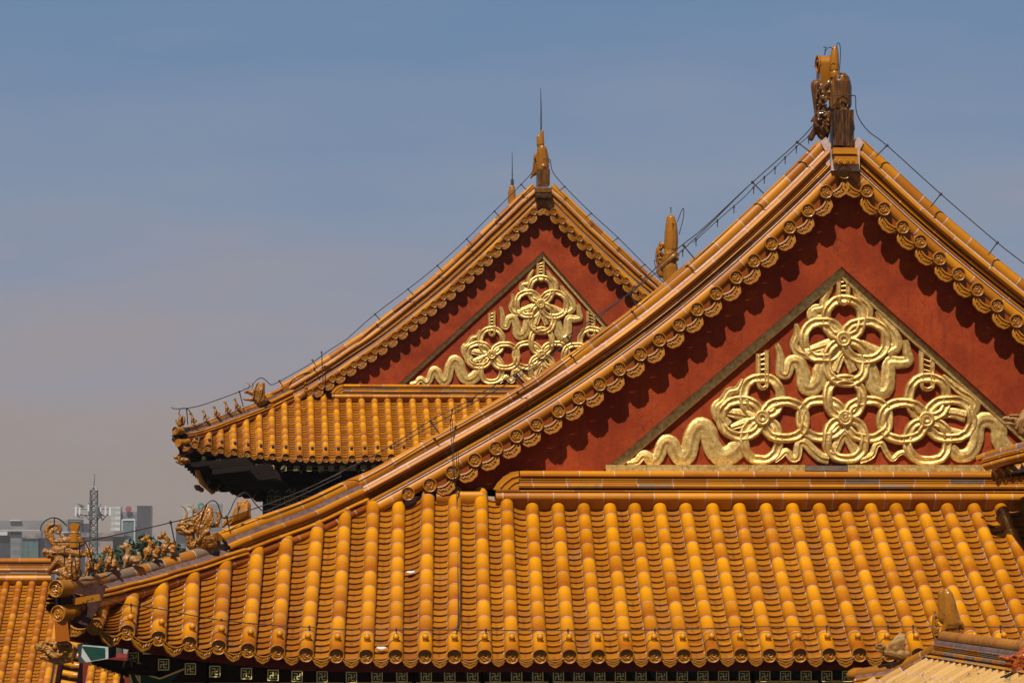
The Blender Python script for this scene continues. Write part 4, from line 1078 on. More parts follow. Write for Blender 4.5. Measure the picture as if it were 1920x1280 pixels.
# ================================================================== GATE ROOF, lower right
gate = thing('gate_pavilion', (7.5, 24, 0), 'small weathered gate roof in the lower right corner with cracked pale tiles', 'gate')
rD = P(1775, 1183, 27.0); XD = rD.x
ridD = Path([Vector((XD, 27.15, rD.z)), Vector((XD, 24, rD.z)), Vector((XD, 20.0, rD.z))])
mb = MB(); sweep(mb, ridD, half(0, -.070, .070, -20, 200, 10), up_frame, 'old', .21, .006, .5, wear=.22); build(mb, 'ridge_cap', gate)
mb = MB()
for prof, mt, sg, wr in (([(.08, -.12), (.10, -.15), (.11, -.20)], 'grime', 9, 0), ([(.10, -.20), (.13, -.205), (.13, -.225), (.112, -.232), (.128, -.24), (.128, -.258), (.112, -.265), (.128, -.273), (.128, -.29), (.11, -.30)], 'ridge_worn', .26, 1), ([(.11, -.30), (.15, -.32), (.155, -.36), (.13, -.40)], 'old', .22, .6), ([(.12, -.40), (.20, -.41), (.215, -.43), (.19, -.455)], 'ridge_worn', .30, .8), ([(.18, -.45), (.215, -.47), (.22, -.53), (.17, -.60)], 'old', .24, .5)):
    for sgn in (1, -1):
        prr = [(u*sgn, w*.56-.03) for u, w in prof]; sweep(mb, ridD, prr if sgn > 0 else prr[::-1], up_frame, mt, sg, .006, random.random()*.5+.3, wear=wr, caps=False)
p0 = ridD.at(0); mb.poly([p0+Vector((u, 0, w)) for u, w in ((-.08, -.08), (.08, -.08), (.2, -.26), (.2, -.36), (-.2, -.36), (-.2, -.26))], 'mortar')
build(mb, 'ridge_moulding', gate)
btD = []; tpD = []; SD = .47
zD = rD.z-.35
for i in range(34):
    y = 28.2-.235*i; xt = XD-.17-max(0, y-27.0); T = Vector((xt, y, zD-(XD-.17-xt)*SD+.03)); B = Vector((XD-2.4, y, zD-2.23*SD-.08)); tpD.append(T); btD.append(B)
for i in range(34):
    pth = row_path(btD[i], tpD[i], .03); o = build(tile_row(pth, Vector((0, 1, 0)), r=.062, seg=.24, n=6, mat='pale_old', tint=(.3, 1)), 'tile_row', gate)
    link('tile_end', DISC[i % 4], o, btD[i], (0, 0, R(-90)), .66)
mb = MB()
for i in range(33):
    a, b_ = row_path(btD[i+1], tpD[i+1], .03), row_path(btD[i], tpD[i], .03); mb.add(pan_run(a, b_, Vector((0, 1, 0)), Vector((0, 1, 0)), r=.058, stepl=.11, sag=.012, mat='pale_old', n=4, x1=max(a.L, b_.L)), Matrix.Identity(4))
build(mb, 'pan_tiles', gate)
hpD = [P(1757, 1203, 27.1), P(1725, 1221, 27.3), P(1690, 1237, 27.5), P(1650, 1246, 27.6), P(1606, 1253, 27.75)]
ridge_full(gate, 'hip_ridge', hpD, s=.68, tall=False, seg=.6, worn=.35, mat='ridge', capmat='orn', skirtmat='old')
mb = MB(); e = hpD[-1]+Vector((-.02, .02, -.06)); mb.tube([e+Vector((.08, -.04, .01)), e, e+Vector((-.05, .02, -.01)), e+Vector((-.075, .03, -.02))], .07, 'orn', 12, .7, rad=[.066, .07, .05, .02]); build(mb, 'ridge_end_knob', gate)
mb = MB(); mb.box((XD, 24, (zD-1.3)/2), (3.4, 7, zD-1.3), 'wallred'); build(mb, 'wall', gate)
mb = MB(); mb.grid([[Vector((XD+.17, y, zD)), Vector((XD+2.4, y, zD-1.13))] for y in (27.6, 24, 20)], 'old', .5)
mb.grid([[Vector((XD-.17, 27.0, zD)), Vector((XD+.17, 27.0, zD))], [Vector((XD-1.6, 28.5, zD-.8)), Vector((XD+1.6, 28.5, zD-.8))]], 'old', .5); build(mb, 'far_slope', gate)
# ================================================================== EAVE CORNER at the right edge
side = thing('side_pavilion', (10.5, 31, 0), 'shadowed tiled eave corner poking in from the right edge, in front of the gable', 'pavilion')
hpE = [P(1834, 853, 33.5), P(1852, 846, 33.35), P(1885, 836, 33.15), P(1925, 826, 32.9), P(1990, 806, 32.5), P(2080, 770, 32)]
ridge_full(side, 'hip_ridge', hpE, s=.62, tall=False, seg=.42, worn=.35, mat='ridge_worn', capmat='old', skirtmat='ridge_worn')
for i in range(12):
    c = P(1866+13.6*i, 890-2.6*i, 33.45-.17*i); mb = MB(); mb.tube([c, c+Vector((.5, 0, .25)), c+Vector((1.6, 0, .9))], .085, 'old', 12, random.uniform(.4, 1)); o = build(mb, 'tile_row', side)
    link('tile_end', DISC[i % 4], o, c+Vector((-.004, 0, 0)), (0, R(20), R(-78)), .95)
    link('drip_tile', DRIP[i % 2], side, c+Vector((.02, -.085, -.045)), (R(-5), 0, R(-84)), .75)
mb = MB(); c0 = P(1868, 893, 33.6)
mb.poly([c0+Vector((0, .2, .02)), c0+Vector((0, -2.4, .02)), c0+Vector((2.5, -2.4, 1.3)), c0+Vector((2.5, .6, 1.3))], 'darkwood_shade')
mb.poly([c0+Vector((.0, .2, -.02)), c0+Vector((2.5, .5, -.02)), c0+Vector((2.5, -2.6, -.02)), c0+Vector((0, -2.4, -.02))], 'darkwood_shade')
mb.poly([c0+Vector((0, .2, -.02)), c0+Vector((0, .2, .2)), c0+Vector((2.5, .6, 1.3)), c0+Vector((2.5, .5, -.02))], 'darkwood_shade')
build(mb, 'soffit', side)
mb = MB()
for k in range(5):
    mb.box(c0+Vector((.95+.12*k, -.2-.34*k, -.22)), (.9, .12, .12), 'green'); mb.box(c0+Vector((.49+.12*k, -.2-.34*k, -.22)), (.01, .13, .13), 'goldpaint')
mb.box(c0+Vector((1.7, -.9, -.55)), (1.9, 2.0, .5), 'green'); mb.box(c0+Vector((1.8, -.9, -.9)), (1.8, 1.9, .25), 'blue')
mb.tube([c0+Vector((.74, -1.9, -.75)), c0+Vector((.74, .0, -.75))], .02, 'goldpaint', 4)
build(mb, 'painted_beam', side)
mb = MB(); zz = c0.z-1; mb.box((c0.x+2.6, 32.4, zz/2), (3.2, 2.0, zz), 'wallred'); build(mb, 'wall', side)
# ================================================================== GLAZED FIGURES
def figure(name, parts, Y, voxel, mat, label, cat, base, group=None, smooth=1, depth=.62, extra=None):
    """parts traced in picture pixels: ('s',(x,y,dy),r) | ('c',(x,y,dy),(x,y,dy),r1,r2) | ('l',[(x,y,dy)...],[r...]); dy in pixels towards the back"""
    ppm = F/Y
    def W(q): v = P(q[0], q[1], Y); return Vector((v.x, v.y + q[2]/ppm, v.z))
    org = P(base[0], base[1], Y); o = []
    for a in parts:
        if a[0] == 's': o.append(('s', W(a[1])-org, a[2]/ppm if isinstance(a[2], (int, float)) else tuple(v/ppm for v in a[2])))
        elif a[0] == 'c': o.append(('c', W(a[1])-org, W(a[2])-org, a[3]/ppm, a[4]/ppm))
        else: o += chain([W(q)-org for q in a[1]], [r/ppm for r in a[2]])
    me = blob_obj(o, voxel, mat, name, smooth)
    ob = link(name, me, None, org); tagp(ob, label, cat, group)
    return ob
def both(l, d):   # mirror pieces across the body plane
    o = []
    for a in l:
        for sg in (-1, 1):
            if a[0] == 's': o.append(('s', (a[1][0], a[1][1], sg*d), a[2]))
            elif a[0] == 'c': o.append(('c', (a[1][0], a[1][1], sg*d), (a[2][0], a[2][1], sg*d*1.1), a[3], a[4]))
            else: o.append(('l', [(q[0], q[1], sg*(d+q[2])) for q in a[1]], a[2]))
    return o
def zz(l): return [(180+x/10.67, 980+y/10.67, (r[0] if r else 0)) for x, y, *r in l]
GF = 'small beasts in single file along a hip ridge'
def scales(cx, cy, rx, ry, n, r, dy):   # little bosses that read as scales or curls
    rnd = random.Random(int(cx*7+cy)); o = []
    for i in range(n):
        a = rnd.uniform(0, 6.28); q = rnd.random()**.5
        x = cx+rx*q*math.cos(a); y = cy+ry*q*math.sin(a)
        o.append(('s', (x, y, -dy*math.sqrt(max(.05, 1-q*q))), r*rnd.uniform(.7, 1.2)))
    return o
def seated(head, crest, body, hip, fl, hind, tail, spikes=(), neck=None):
    """sitting ridge beast from traced joints"""
    p = []
    hx, hy = head; sx, sy = crest[0]
    p += [('s', (hx, hy, 0), 5.2), ('c', (hx, hy+1, 0), (sx, sy, 0), 4.4, 2.6), ('c', (hx+1, hy+4, 0), (sx+2, sy+3, 0), 3.2, 1.8), ('s', (sx, sy-1, 0), 2.6)]
    for q in crest[1:]: p += [('c', (hx+1, hy-2, 0), (q[0], q[1], 0), 2.6, .9)]
    p += both([('c', (hx+3, hy-2, 0), (hx+5, hy-6, 0), 1.8, .7), ('s', (hx-2, hy-1.5, 0), 1.6)], 3.6)
    p += [('l', [(hx+2, hy+2, 0)] + [(a, b, 0) for a, b in (neck or [])] + [(body[0], body[1], 0)], [4.5] + [4.6]*len(neck or []) + [7.0])]
    p += [('c', (body[0], body[1], 0), (hip[0], hip[1], 0), 7.6, 7.8), ('s', ((body[0]*2+hip[0])/3, (body[1]*2+hip[1])/3+2, 0), (9, 7.5, 9))]
    for sgn, (lx, ly) in zip((-1, 1), fl):
        p += [('l', [(body[0]+sgn*-2, body[1]+2, sgn*5), ((lx+body[0])/2-.5, (ly+body[1])/2, sgn*5.5), (lx, ly-1, sgn*5.5), (lx-2.5, ly, sgn*5.5)], [3.8, 2.9, 2.3, 2.0])]
    p += both([('s', (hind[0], hind[1], 0), (5.6, 6.4, 3.2)), ('c', (hind[0]+1, hind[1]+5, 0), (hind[0]-5, hind[1]+8, 0), 2.3, 2.0)], 6.5)
    p += [('l', [(q[0], q[1], 0) for q in tail], [2.5+1.6*math.sin(math.pi*i/(len(tail)-.2)) for i in range(len(tail))])]
    p += scales(body[0]+2, body[1]+2, 8, 8, 26, 1.25, 7.6) + scales(hip[0], hip[1], 6, 6, 14, 1.2, 7.8)
    for q in spikes: p.append(('c', (q[0], q[1], 0), (q[2], q[3], 0), 2.0, .7))
    return p
def z_(x, y): return (180+x/10.67, 980+y/10.67)
B1 = seated(z_(225, 505), [z_(130, 590), z_(262, 405), z_(290, 470)], z_(235, 760), z_(360, 800), [z_(200, 950), z_(262, 955)], z_(350, 850), [z_(370, 860), z_(420, 925), z_(462, 938)], [(*z_(330, 620), *z_(365, 640)), (*z_(350, 700), *z_(392, 725))], [z_(310, 590), z_(300, 680)])
B2 = seated(z_(600, 470), [z_(488, 480), z_(545, 395), z_(590, 385), z_(640, 400), z_(690, 430), z_(715, 480), z_(735, 545)], z_(600, 715), z_(760, 730), [z_(580, 885), z_(665, 882)], z_(800, 760), [z_(850, 790), z_(885, 720), z_(850, 610)], [], [z_(640, 560), z_(630, 640)])
B3 = seated(z_(1010, 315), [z_(912, 340), z_(990, 205), z_(1070, 225), z_(950, 300)], z_(1020, 560), z_(1150, 600), [z_(985, 735), z_(1062, 735)], z_(1190, 665), [z_(1220, 640), z_(1250, 560), z_(1228, 485)], [(*z_(1150, 400), *z_(1180, 430)), (*z_(1170, 470), *z_(1200, 500))], [z_(1100, 400), z_(1080, 480)])
B4 = seated(z_(1340, 240), [z_(1250, 290), z_(1300, 170), z_(1365, 150), z_(1410, 220)], z_(1370, 480), z_(1500, 520), [z_(1330, 640), z_(1395, 640)], z_(1535, 575), [z_(1560, 560), z_(1580, 470), z_(1560, 380)], [(*z_(1460, 330), *z_(1495, 350)), (*z_(1480, 400), *z_(1515, 425))], [z_(1430, 320), z_(1410, 400)])
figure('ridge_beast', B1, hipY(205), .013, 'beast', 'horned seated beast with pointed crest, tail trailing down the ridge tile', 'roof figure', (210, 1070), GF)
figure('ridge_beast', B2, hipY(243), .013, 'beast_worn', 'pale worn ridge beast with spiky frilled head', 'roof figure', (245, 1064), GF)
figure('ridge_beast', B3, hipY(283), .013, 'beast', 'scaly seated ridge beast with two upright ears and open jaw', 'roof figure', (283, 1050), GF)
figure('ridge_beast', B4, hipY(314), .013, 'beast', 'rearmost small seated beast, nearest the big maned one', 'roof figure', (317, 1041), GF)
# lion behind the rider (traced from the 8x crop at 70,960)
def e_(x, y): return (70+x/8, 960+y/8)
LI = seated(e_(760, 570), [e_(690, 640), e_(720, 510), e_(770, 500), e_(830, 560), e_(850, 630)], e_(775, 780), e_(860, 820), [e_(715, 950), e_(775, 940)], e_(880, 850), [e_(905, 840), e_(945, 780), e_(932, 705)], [], [e_(790, 680)])
LI += scales(*e_(790, 600), 8, 9, 24, 1.8, 5)
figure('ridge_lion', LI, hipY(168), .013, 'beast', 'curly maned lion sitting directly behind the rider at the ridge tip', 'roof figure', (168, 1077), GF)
IM = [('s', (*e_(485, 700), 0), 4.6), ('c', (*e_(485, 690), 0), (*e_(490, 640), 0), 3.0, 2.2), ('c', (*e_(490, 770), 0), (*e_(500, 900), 0), 7.5, 9.5),
      ('l', [(*e_(500, 930), 0), (*e_(430, 960), 0), (*e_(360, 880), 0), (*e_(345, 860), 0)], [10, 8.5, 6, 4.5]), ('c', (*e_(345, 860), 0), (*e_(420, 840), 0), 4, 3.5),
      ('l', [(*e_(560, 900), 0), (*e_(590, 800), 0), (*e_(600, 720), 0), (*e_(575, 690), 0)], [7.5, 7.5, 5.5, 3.5]), ('c', (*e_(400, 990), 0), (*e_(590, 970), 0), 7.5, 6.5),
      ('c', (*e_(350, 985), 0), (*e_(480, 940), 0), 4.5, 6)]
IM += both([('c', (*e_(480, 760), 0), (*e_(445, 830), 0), 3.4, 2.6), ('c', (*e_(510, 880), 0), (*e_(470, 960), 0), 4.2, 3.4)], 5)
IM += scales(*e_(500, 860), 9, 14, 26, 1.5, 8.5) + scales(*e_(590, 800), 6, 13, 16, 1.5, 6)
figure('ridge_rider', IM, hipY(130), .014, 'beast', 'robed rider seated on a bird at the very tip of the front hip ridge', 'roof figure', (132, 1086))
# ---- big maned horned beast on the front hip
def h_(x, y): return (320+x/10.67, 930+y/10.67)
HB = [('l', [(*h_(240, 470), 3), (*h_(305, 430), 4), (*h_(325, 330), 5), (*h_(280, 235), 5), (*h_(190, 182), 5)], [2.8, 2.5, 2.0, 1.6, .8]),
      ('l', [(*h_(310, 490), -3), (*h_(440, 455), -5), (*h_(500, 350), -6), (*h_(455, 245), -6), (*h_(350, 185), -6)], [3.0, 2.8, 2.3, 1.9, 1.0]),
      ('s', (*h_(240, 545), 0), (7, 5.5, 7)), ('s', (*h_(165, 560), -3), 3.4), ('s', (*h_(190, 475), -2), 2.6), ('c', (*h_(150, 640), 0), (*h_(330, 640), 0), 5.2, 7.5), ('s', (*h_(140, 650), 0), (4.6, 4, 5.5)),
      ('c', (*h_(180, 720), 0), (*h_(380, 740), 0), 4.2, 7.5), ('l', [(*h_(270, 700), -5), (*h_(370, 730), -8), (*h_(450, 690), -8)], [3, 4, 3.5]), ('c', (*h_(300, 560), -7), (*h_(480, 560), -8), 2.6, 3.6), ('s', (*h_(330, 610), -8), 2.6),
      ('c', (*h_(380, 740), 0), (*h_(400, 960), 0), 9, 9), ('c', (*h_(450, 620), 0), (*h_(600, 560), 0), 10, 11), ('c', (*h_(600, 600), 0), (*h_(700, 900), 0), 13, 13), ('c', (*h_(430, 980), 0), (*h_(840, 960), 0), 10, 9), ('s', (*h_(800, 840), 0), 11),
      ('l', [(*h_(880, 590), 0), (*h_(945, 520), 0), (*h_(975, 410), 0), (*h_(940, 320), 0), (*h_(895, 310), 0)], [3.8, 4.2, 3.8, 3.2, 1.8]),
      ('c', (*h_(820, 610), 0), (*h_(1060, 590), 0), 2.2, 1.6),
      ('l', [(*h_(560, 900), -10), (*h_(640, 780), -11), (*h_(760, 690), -11)], [4.6, 3.8, 3]), ('l', [(*h_(820, 780), -9), (*h_(860, 860), -10), (*h_(900, 960), -8)], [2.8, 2.4, 2])]
for i, (x0, y0, x1, y1, x2, y2) in enumerate(((450, 560, 520, 400, 690, 200), (520, 600, 600, 420, 725, 180), (590, 640, 680, 440, 765, 180), (660, 660, 750, 430, 800, 200), (720, 650, 790, 430, 830, 250), (770, 640, 830, 500, 845, 330), (430, 600, 480, 470, 560, 390))):
    mx, my = (x0+x1)/2-18, (y0+y1)/2; HB.append(('l', [(*h_(x0, y0), -7), (*h_(mx, my), -9+i*.4), (*h_(x1+14, y1), -8), (*h_((x1+x2)/2-8, (y1+y2)/2), -6), (*h_(x2, y2), -2)], [2.9, 3.4, 3.2, 2.8, 1.9]))
HB += [('c', (*h_(600, 520), 0), (*h_(760, 260), 0), 9, 4), ('c', (*h_(720, 560), 0), (*h_(780, 240), 0), 9, 4)]
HB += scales(*h_(250, 660), 9, 8, 16, 1.5, 7) + scales(*h_(700, 850), 16, 12, 24, 2.0, 12) + scales(*h_(450, 800), 8, 12, 10, 1.6, 9)
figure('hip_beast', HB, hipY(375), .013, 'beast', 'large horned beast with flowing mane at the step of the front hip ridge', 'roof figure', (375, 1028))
FN = [('l', [(*h_(1055, 600), 0), (*h_(1120, 510), 0), (*h_(1260, 420), 0), (*h_(1330, 260), 0)], [3, 4.5, 5, 5]), ('l', [(*h_(1180, 560), 0), (*h_(1330, 510), 0), (*h_(1450, 420), 0), (*h_(1560, 400), 0)], [4, 6, 8, 5.5]),
      ('c', (*h_(1400, 430), 0), (*h_(1470, 130), 0), 9, 6), ('c', (*h_(1540, 400), 0), (*h_(1550, 170), 0), 6, 5.2), ('c', (*h_(1350, 130), 0), (*h_(1500, 110), 0), 3.2, 5), ('c', (*h_(1340, 110), 0), (*h_(1370, 230), 0), 1.6, 5), ('s', (*h_(1530, 160), 0), 6)]
for i in range(7): FN.append(('l', [(*h_(1215+i*52, 540-i*22), -7), (*h_(1290+i*40, 380-i*12), -10), (*h_(1370+i*28, 150+i*6), -6.5)], [1.6, 2.0, 1.3]))
figure('ridge_fin', FN, hipY(455)+.35, .014, 'orn', 'fan shaped tail fin curling up behind the maned beast on the front hip', 'roof ornament', (458, 985))
# ---- corner beam dragon heads
def t_(x, y): return (40+x/7.11, 1100+y/7.11)
TH = [('s', (*t_(235, 800), 0), (9.5, 7.5, 8)), ('c', (*t_(260, 800), 0), (*t_(450, 850), 0), 8.5, 11), ('c', (*t_(450, 850), 0), (*t_(640, 870), 0), 12, 15), ('c', (*t_(270, 930), 0), (*t_(480, 980), 0), 4.5, 8), ('c', (*t_(480, 970), 0), (*t_(640, 940), 0), 9, 10),
      ('s', (*t_(350, 730), -6), 4), ('s', (*t_(280, 735), -3), 3), ('c', (*t_(400, 750), -9), (*t_(600, 740), -9), 3, 4), ('s', (*t_(455, 800), -12), 4.6), ('l', [(*t_(360, 870), -9), (*t_(450, 930), -12), (*t_(540, 900), -13), (*t_(560, 850), -13)], [3.6, 4.2, 4.6, 3.5]),
      ('s', (*t_(600, 860), -14), (4, 6, 3)), ('l', [(*t_(640, 740), -12), (*t_(690, 800), -13), (*t_(680, 900), -13), (*t_(690, 1000), -10)], [3, 4, 4, 3]), ('c', (*t_(350, 880), -7), (*t_(370, 910), -7), 2, 1), ('c', (*t_(450, 720), -6), (*t_(560, 715), -6), 2.5, 2)]
TH += scales(*t_(560, 860), 9, 9, 14, 1.8, 14)
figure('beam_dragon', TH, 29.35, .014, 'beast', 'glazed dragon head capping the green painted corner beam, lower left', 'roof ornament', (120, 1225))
# ---- apex dragon of the front hall seen from behind
def c_(x, y): return (1500+x/4.414, 70+y/4.414)
AX = figure('apex_dragon', [('c', (1534, 158, 14), (1546, 250, 14), 12, 12), ('c', (*c_(340, 370), 0), (*c_(340, 560), 0), 19, 17), ('c', (*c_(290, 400), 0), (*c_(280, 580), 0), 11, 10), ('c', (*c_(385, 400), 0), (*c_(390, 560), 0), 10, 9),
      ('s', (*c_(345, 640), -14), (11, 8, 10)), ('s', (*c_(345, 690), -10), (9, 6, 8)), ('s', (*c_(318, 625), -20), 3.4), ('s', (*c_(375, 625), -20), 3.4), ('c', (*c_(325, 600), -18), (*c_(310, 565), -18), 1.8, .9), ('c', (*c_(370, 600), -18), (*c_(382, 565), -18), 1.8, .9), ('c', (*c_(315, 665), -20), (*c_(375, 665), -20), 2, 2),
      ('l', [(*c_(190, 400), 8), (*c_(150, 470), 10), (*c_(165, 560), 10), (*c_(220, 600), 8)], [7, 7, 8, 7]), ('l', [(*c_(240, 380), 0), (*c_(190, 430), 0), (*c_(215, 500), 0)], [7, 6, 5]),
      ('l', [(*c_(220, 640), 4), (*c_(160, 640), 8), (*c_(150, 720), 8), (*c_(200, 760), 4)], [8, 8, 9, 8]), ('l', [(*c_(170, 700), 14), (*c_(120, 790), 16), (*c_(105, 830), 16)], [7, 6, 5]), ('c', (*c_(230, 640), 0), (*c_(225, 780), 0), 7, 6), ('l', [(*c_(130, 660), 10), (*c_(100, 690), 12)], [4, 1.5]),
      ('l', [(*c_(415, 620), 0), (*c_(425, 690), 0), (*c_(430, 760), 0)], [5, 5, 6]), ('s', (*c_(400, 430), 0), 7)] + scales(*c_(190, 560), 15, 40, 60, 2.6, 6) + scales(*c_(395, 500), 5, 22, 20, 2.2, 8) + scales(*c_(185, 720), 16, 14, 26, 2.4, 10),
      YV+.16, .016, 'block_dark', 'tall streaked roof dragon seen from behind on the peak of the front gable', 'roof ornament', (1577, 278))
mb = MB()
mb.box(P(1578, 243, YV+.16), (.275, .34, .5), 'block_dark', None, .35)
for dx in (-.135, .135): mb.box(P(1578, 243, YV-.012)+Vector((dx, 0, 0)), (.02, .02, .5), 'block_dark', None, .2)
build(mb, 'pedestal', AX)
mb = MB()     # horn-like hilt and rolled tail
pts = catmull([P(x, y, YV+.2) for x, y in (c_(285, 335), c_(285, 290), c_(283, 270), c_(283, 220), c_(285, 150), c_(288, 90), c_(285, 72))], 4); n = len(pts)
prf = [8.5, 8.5, 9.2, 9.2, 8.6, 8, 8.4, 9, 9, 9.3, 9.4, 9.3, 9.2, 9, 8.8, 8.4, 8, 7.4, 7, 6.2, 5.6, 4.6, 3.6, 2.2, 1]
mb.tube(pts, 0, 'orn', 14, .7, rad=[prf[i]/138 for i in range(n)])
build(mb, 'hilt', AX)
mb = MB(); c0 = P(1545, 123, YV+.42)
roll = [c0+Vector((0, .17*math.cos(a)*(1-a/14), .15*math.sin(a)*(1-a/14))) for a in [i*.35 for i in range(26)]]
rows = [[p+Vector((-.085, 0, 0)), p+Vector((-.07, 0, 0)) , p+Vector((.07, 0, 0)), p+Vector((.085, 0, 0))] for p in roll]
mb.grid(rows, 'orn', .7)
for sx in (-.085, .085): mb.tube([p+Vector((sx, 0, 0)) for p in roll], .018, 'orn', 6, .6)
mb.grid([[c0+Vector((x, .15, z)), c0+Vector((x, -.12, z))] for x, z in ((-.07, .05), (-.085, -.25), (-.07, -.5))] , 'orn', .6)
mb.grid([[c0+Vector((-.085, -.13, 0)), c0+Vector((.085, -.13, 0))], [c0+Vector((-.08, -.13, -.26)), c0+Vector((.09, -.13, -.26))], [c0+Vector((-.08, -.05, -.5)), c0+Vector((.09, -.05, -.5))]], 'orn', .5)
build(mb, 'rolled_tail', AX)
# ---- far apex dragon of the front hall
def f_(x, y): return (1200+x/8, 370+y/8)
YF = YV+LEN-.3
FA = figure('apex_dragon', [('l', [(*f_(465, 780), 0), (*f_(470, 640), 0), (*f_(470, 500), 0), (*f_(468, 400), 0), (*f_(462, 330), 0), (*f_(455, 290), 2)], [13, 13.5, 12.5, 11, 9, 5]), ('c', (*f_(440, 760), 4), (*f_(420, 500), 6), 10, 6),
      ('c', (*f_(450, 850), 0), (*f_(440, 960), 0), 14, 13), ('l', [(*f_(330, 1040), -6), (*f_(400, 960), -10), (*f_(490, 900), -12), (*f_(540, 930), -8)], [5, 6, 6, 5]), ('c', (*f_(350, 1000), 4), (*f_(330, 1150), 4), 10, 8),
      ('l', [(*f_(340, 700), 6), (*f_(290, 780), 8), (*f_(285, 880), 8), (*f_(300, 1000), 8), (*f_(285, 1120), 6)], [5, 6, 6.5, 6, 5]), ('c', (*f_(400, 1080), 0), (*f_(470, 1020), 0), 12, 12), ('c', (1256, 500, 0), (1262, 570, 0), 15, 18)] + scales(*f_(300, 840), 6, 22, 30, 1.8, 5) + scales(*f_(540, 860), 5, 8, 8, 2, 6),
      YF, .022, 'smoothback', 'far roof dragon rising behind the front slope, between the two gables', 'roof ornament', (1252, 520))
# ---- apex dragons of the rear hall with lightning rods
def g_(x, y): return (920+x/4.266, 140+y/4.266)
RA = figure('apex_dragon', [('l', [(*g_(415, 790), 0), (*g_(415, 680), 0), (*g_(410, 600), 0)], [11.5, 11, 9.5]), ('c', (*g_(395, 560), 0), (*g_(385, 500), 0), 7, 4.5), ('c', (*g_(408, 560), -3), (*g_(410, 455), -3), 5, 3.2),
      ('s', (*g_(420, 740), -9), (5, 4, 5)), ('s', (*g_(420, 760), -8), (4, 3, 4)), ('c', (*g_(365, 640), 6), (*g_(350, 790), 6), 4.5, 4.5), ('c', (*g_(350, 780), 8), (*g_(325, 820), 8), 3.5, 2), ('c', (*g_(440, 600), 0), (*g_(458, 700), 0), 3, 3.4)] + scales(*g_(355, 720), 4, 20, 26, 1.3, 5) + scales(*g_(455, 720), 2.5, 14, 12, 1.2, 5),
      YVB+.3, .030, 'smoothback', 'slim dark roof dragon on the peak of the rear gable, topped by the longer rod', 'roof ornament', (1018, 350))
mb = MB(); mb.box(P(1018, 334, YVB+.3), (.34, .5, .44), 'block_dark', None, .45); build(mb, 'pedestal', RA)
mb = MB(); mb.tube([P(1014.5, 250, YVB+.3), P(1014.5, 210, YVB+.3), P(1013.8, 166, YVB+.3)], 0, 'rod', 6, rad=[.026, .020, .008]); o = build(mb, 'lightning_rod', RA)
YFB = YVB+LB
RB = figure('apex_dragon', [('c', (960.5, 377, 0), (960, 357, 0), 7.2, 6.4), ('s', (960, 352, 0), (6, 5, 5)), ('c', (956, 375, 0), (955, 360, 0), 4, 3), ('c', (960.5, 377, 0), (961, 440, 0), 7.5, 9)], YFB, .03, 'smoothback', 'far rounded roof dragon behind the rear gable, topped by the shorter rod', 'roof ornament', (960, 380))
mb = MB(); mb.tube([P(960.5, 352, YFB), P(960.5, 337, YFB)], .05, 'rod', 8); mb.tube([P(960.5, 338, YFB), P(960.3, 285, YFB)], 0, 'rod', 6, rad=[.022, .008]); build(mb, 'lightning_rod', RB)
# ---- rear hall hip figures
def k_(x, y): return (310+x/8, 700+y/8)
RF = 'small beasts along the hip ridge of the rear hall'
lab = ['first tiny beast behind the rider on the rear hall ridge', 'pale slender beast second behind the rider on the rear hall ridge', 'stocky dog like beast midway along the rear hall ridge', 'thin legged beast, fourth from the rear hall ridge tip rider', 'topmost tiny beast on the rear hall ridge, below the horned head']
for i, (x, y, yb) in enumerate(((385, 600, 750), (570, 560, 700), (735, 500, 650), (900, 430, 590), (1045, 385, 545))):
    hx, hy = k_(x, y); by_ = k_(0, yb)[1]; hh = (by_-hy)/17.0
    prt = [('s', (hx, hy, 0), 2.4), ('c', (hx, hy, 0), (hx-3.2, hy+.8, 0), 1.9, 1.2), ('c', (hx, hy-1, 0), (hx+.5, hy-4, 0), 1.3, .5), ('l', [(hx+.6, hy+1, 0), (hx+2, hy+5*hh, 0), (hx+2.2, hy+8*hh, 0), (hx+6, by_-4, 0)], [1.9, 2.3, 3.2, 3.7 if i != 1 else 2.6])]
    prt += both([('c', (hx+1, hy+9*hh, 0), (hx+.4, by_, 0), 1.4, 1.1), ('s', (hx+7.2, by_-3, 0), (2.6, 2.8, 1.6)), ('c', (hx+6, by_-.6, 0), (hx+3.8, by_-.3, 0), 1.1, 1)], 2.2)
    prt += [('l', [(hx+9, by_-2.5, 0), (hx+10.5, by_-6, 0), (hx+9.8, by_-9, 0)], [1.2, 1.6, .8])] + scales(hx+3, hy+9*hh, 3, 3, 8, .7, 3.2)
    figure('ridge_beast', prt, hB(hx), .024, 'beast' if i != 1 else 'beast_worn', lab[i], 'roof figure', (hx+4, by_), RF)
figure('ridge_rider', [('c', (337, 796, 0), (338, 784, 0), 4.8, 3.8), ('s', (337, 778, 0), 2.2), ('c', (337, 778, 0), (337, 773.5, 0), 1.2, .6), ('l', [(334, 795, 0), (331, 790, 0), (330, 787, 0)], [2.5, 2, 1.6]), ('l', [(343, 795, 0), (345, 787, 0), (344, 780, 0)], [3.4, 3.2, 2])] + scales(339, 788, 5, 6, 16, .9, 4),
       hB(337), .024, 'beast', 'tiny rider at the far left tip of the rear hall ridge', 'roof figure', (338, 799))
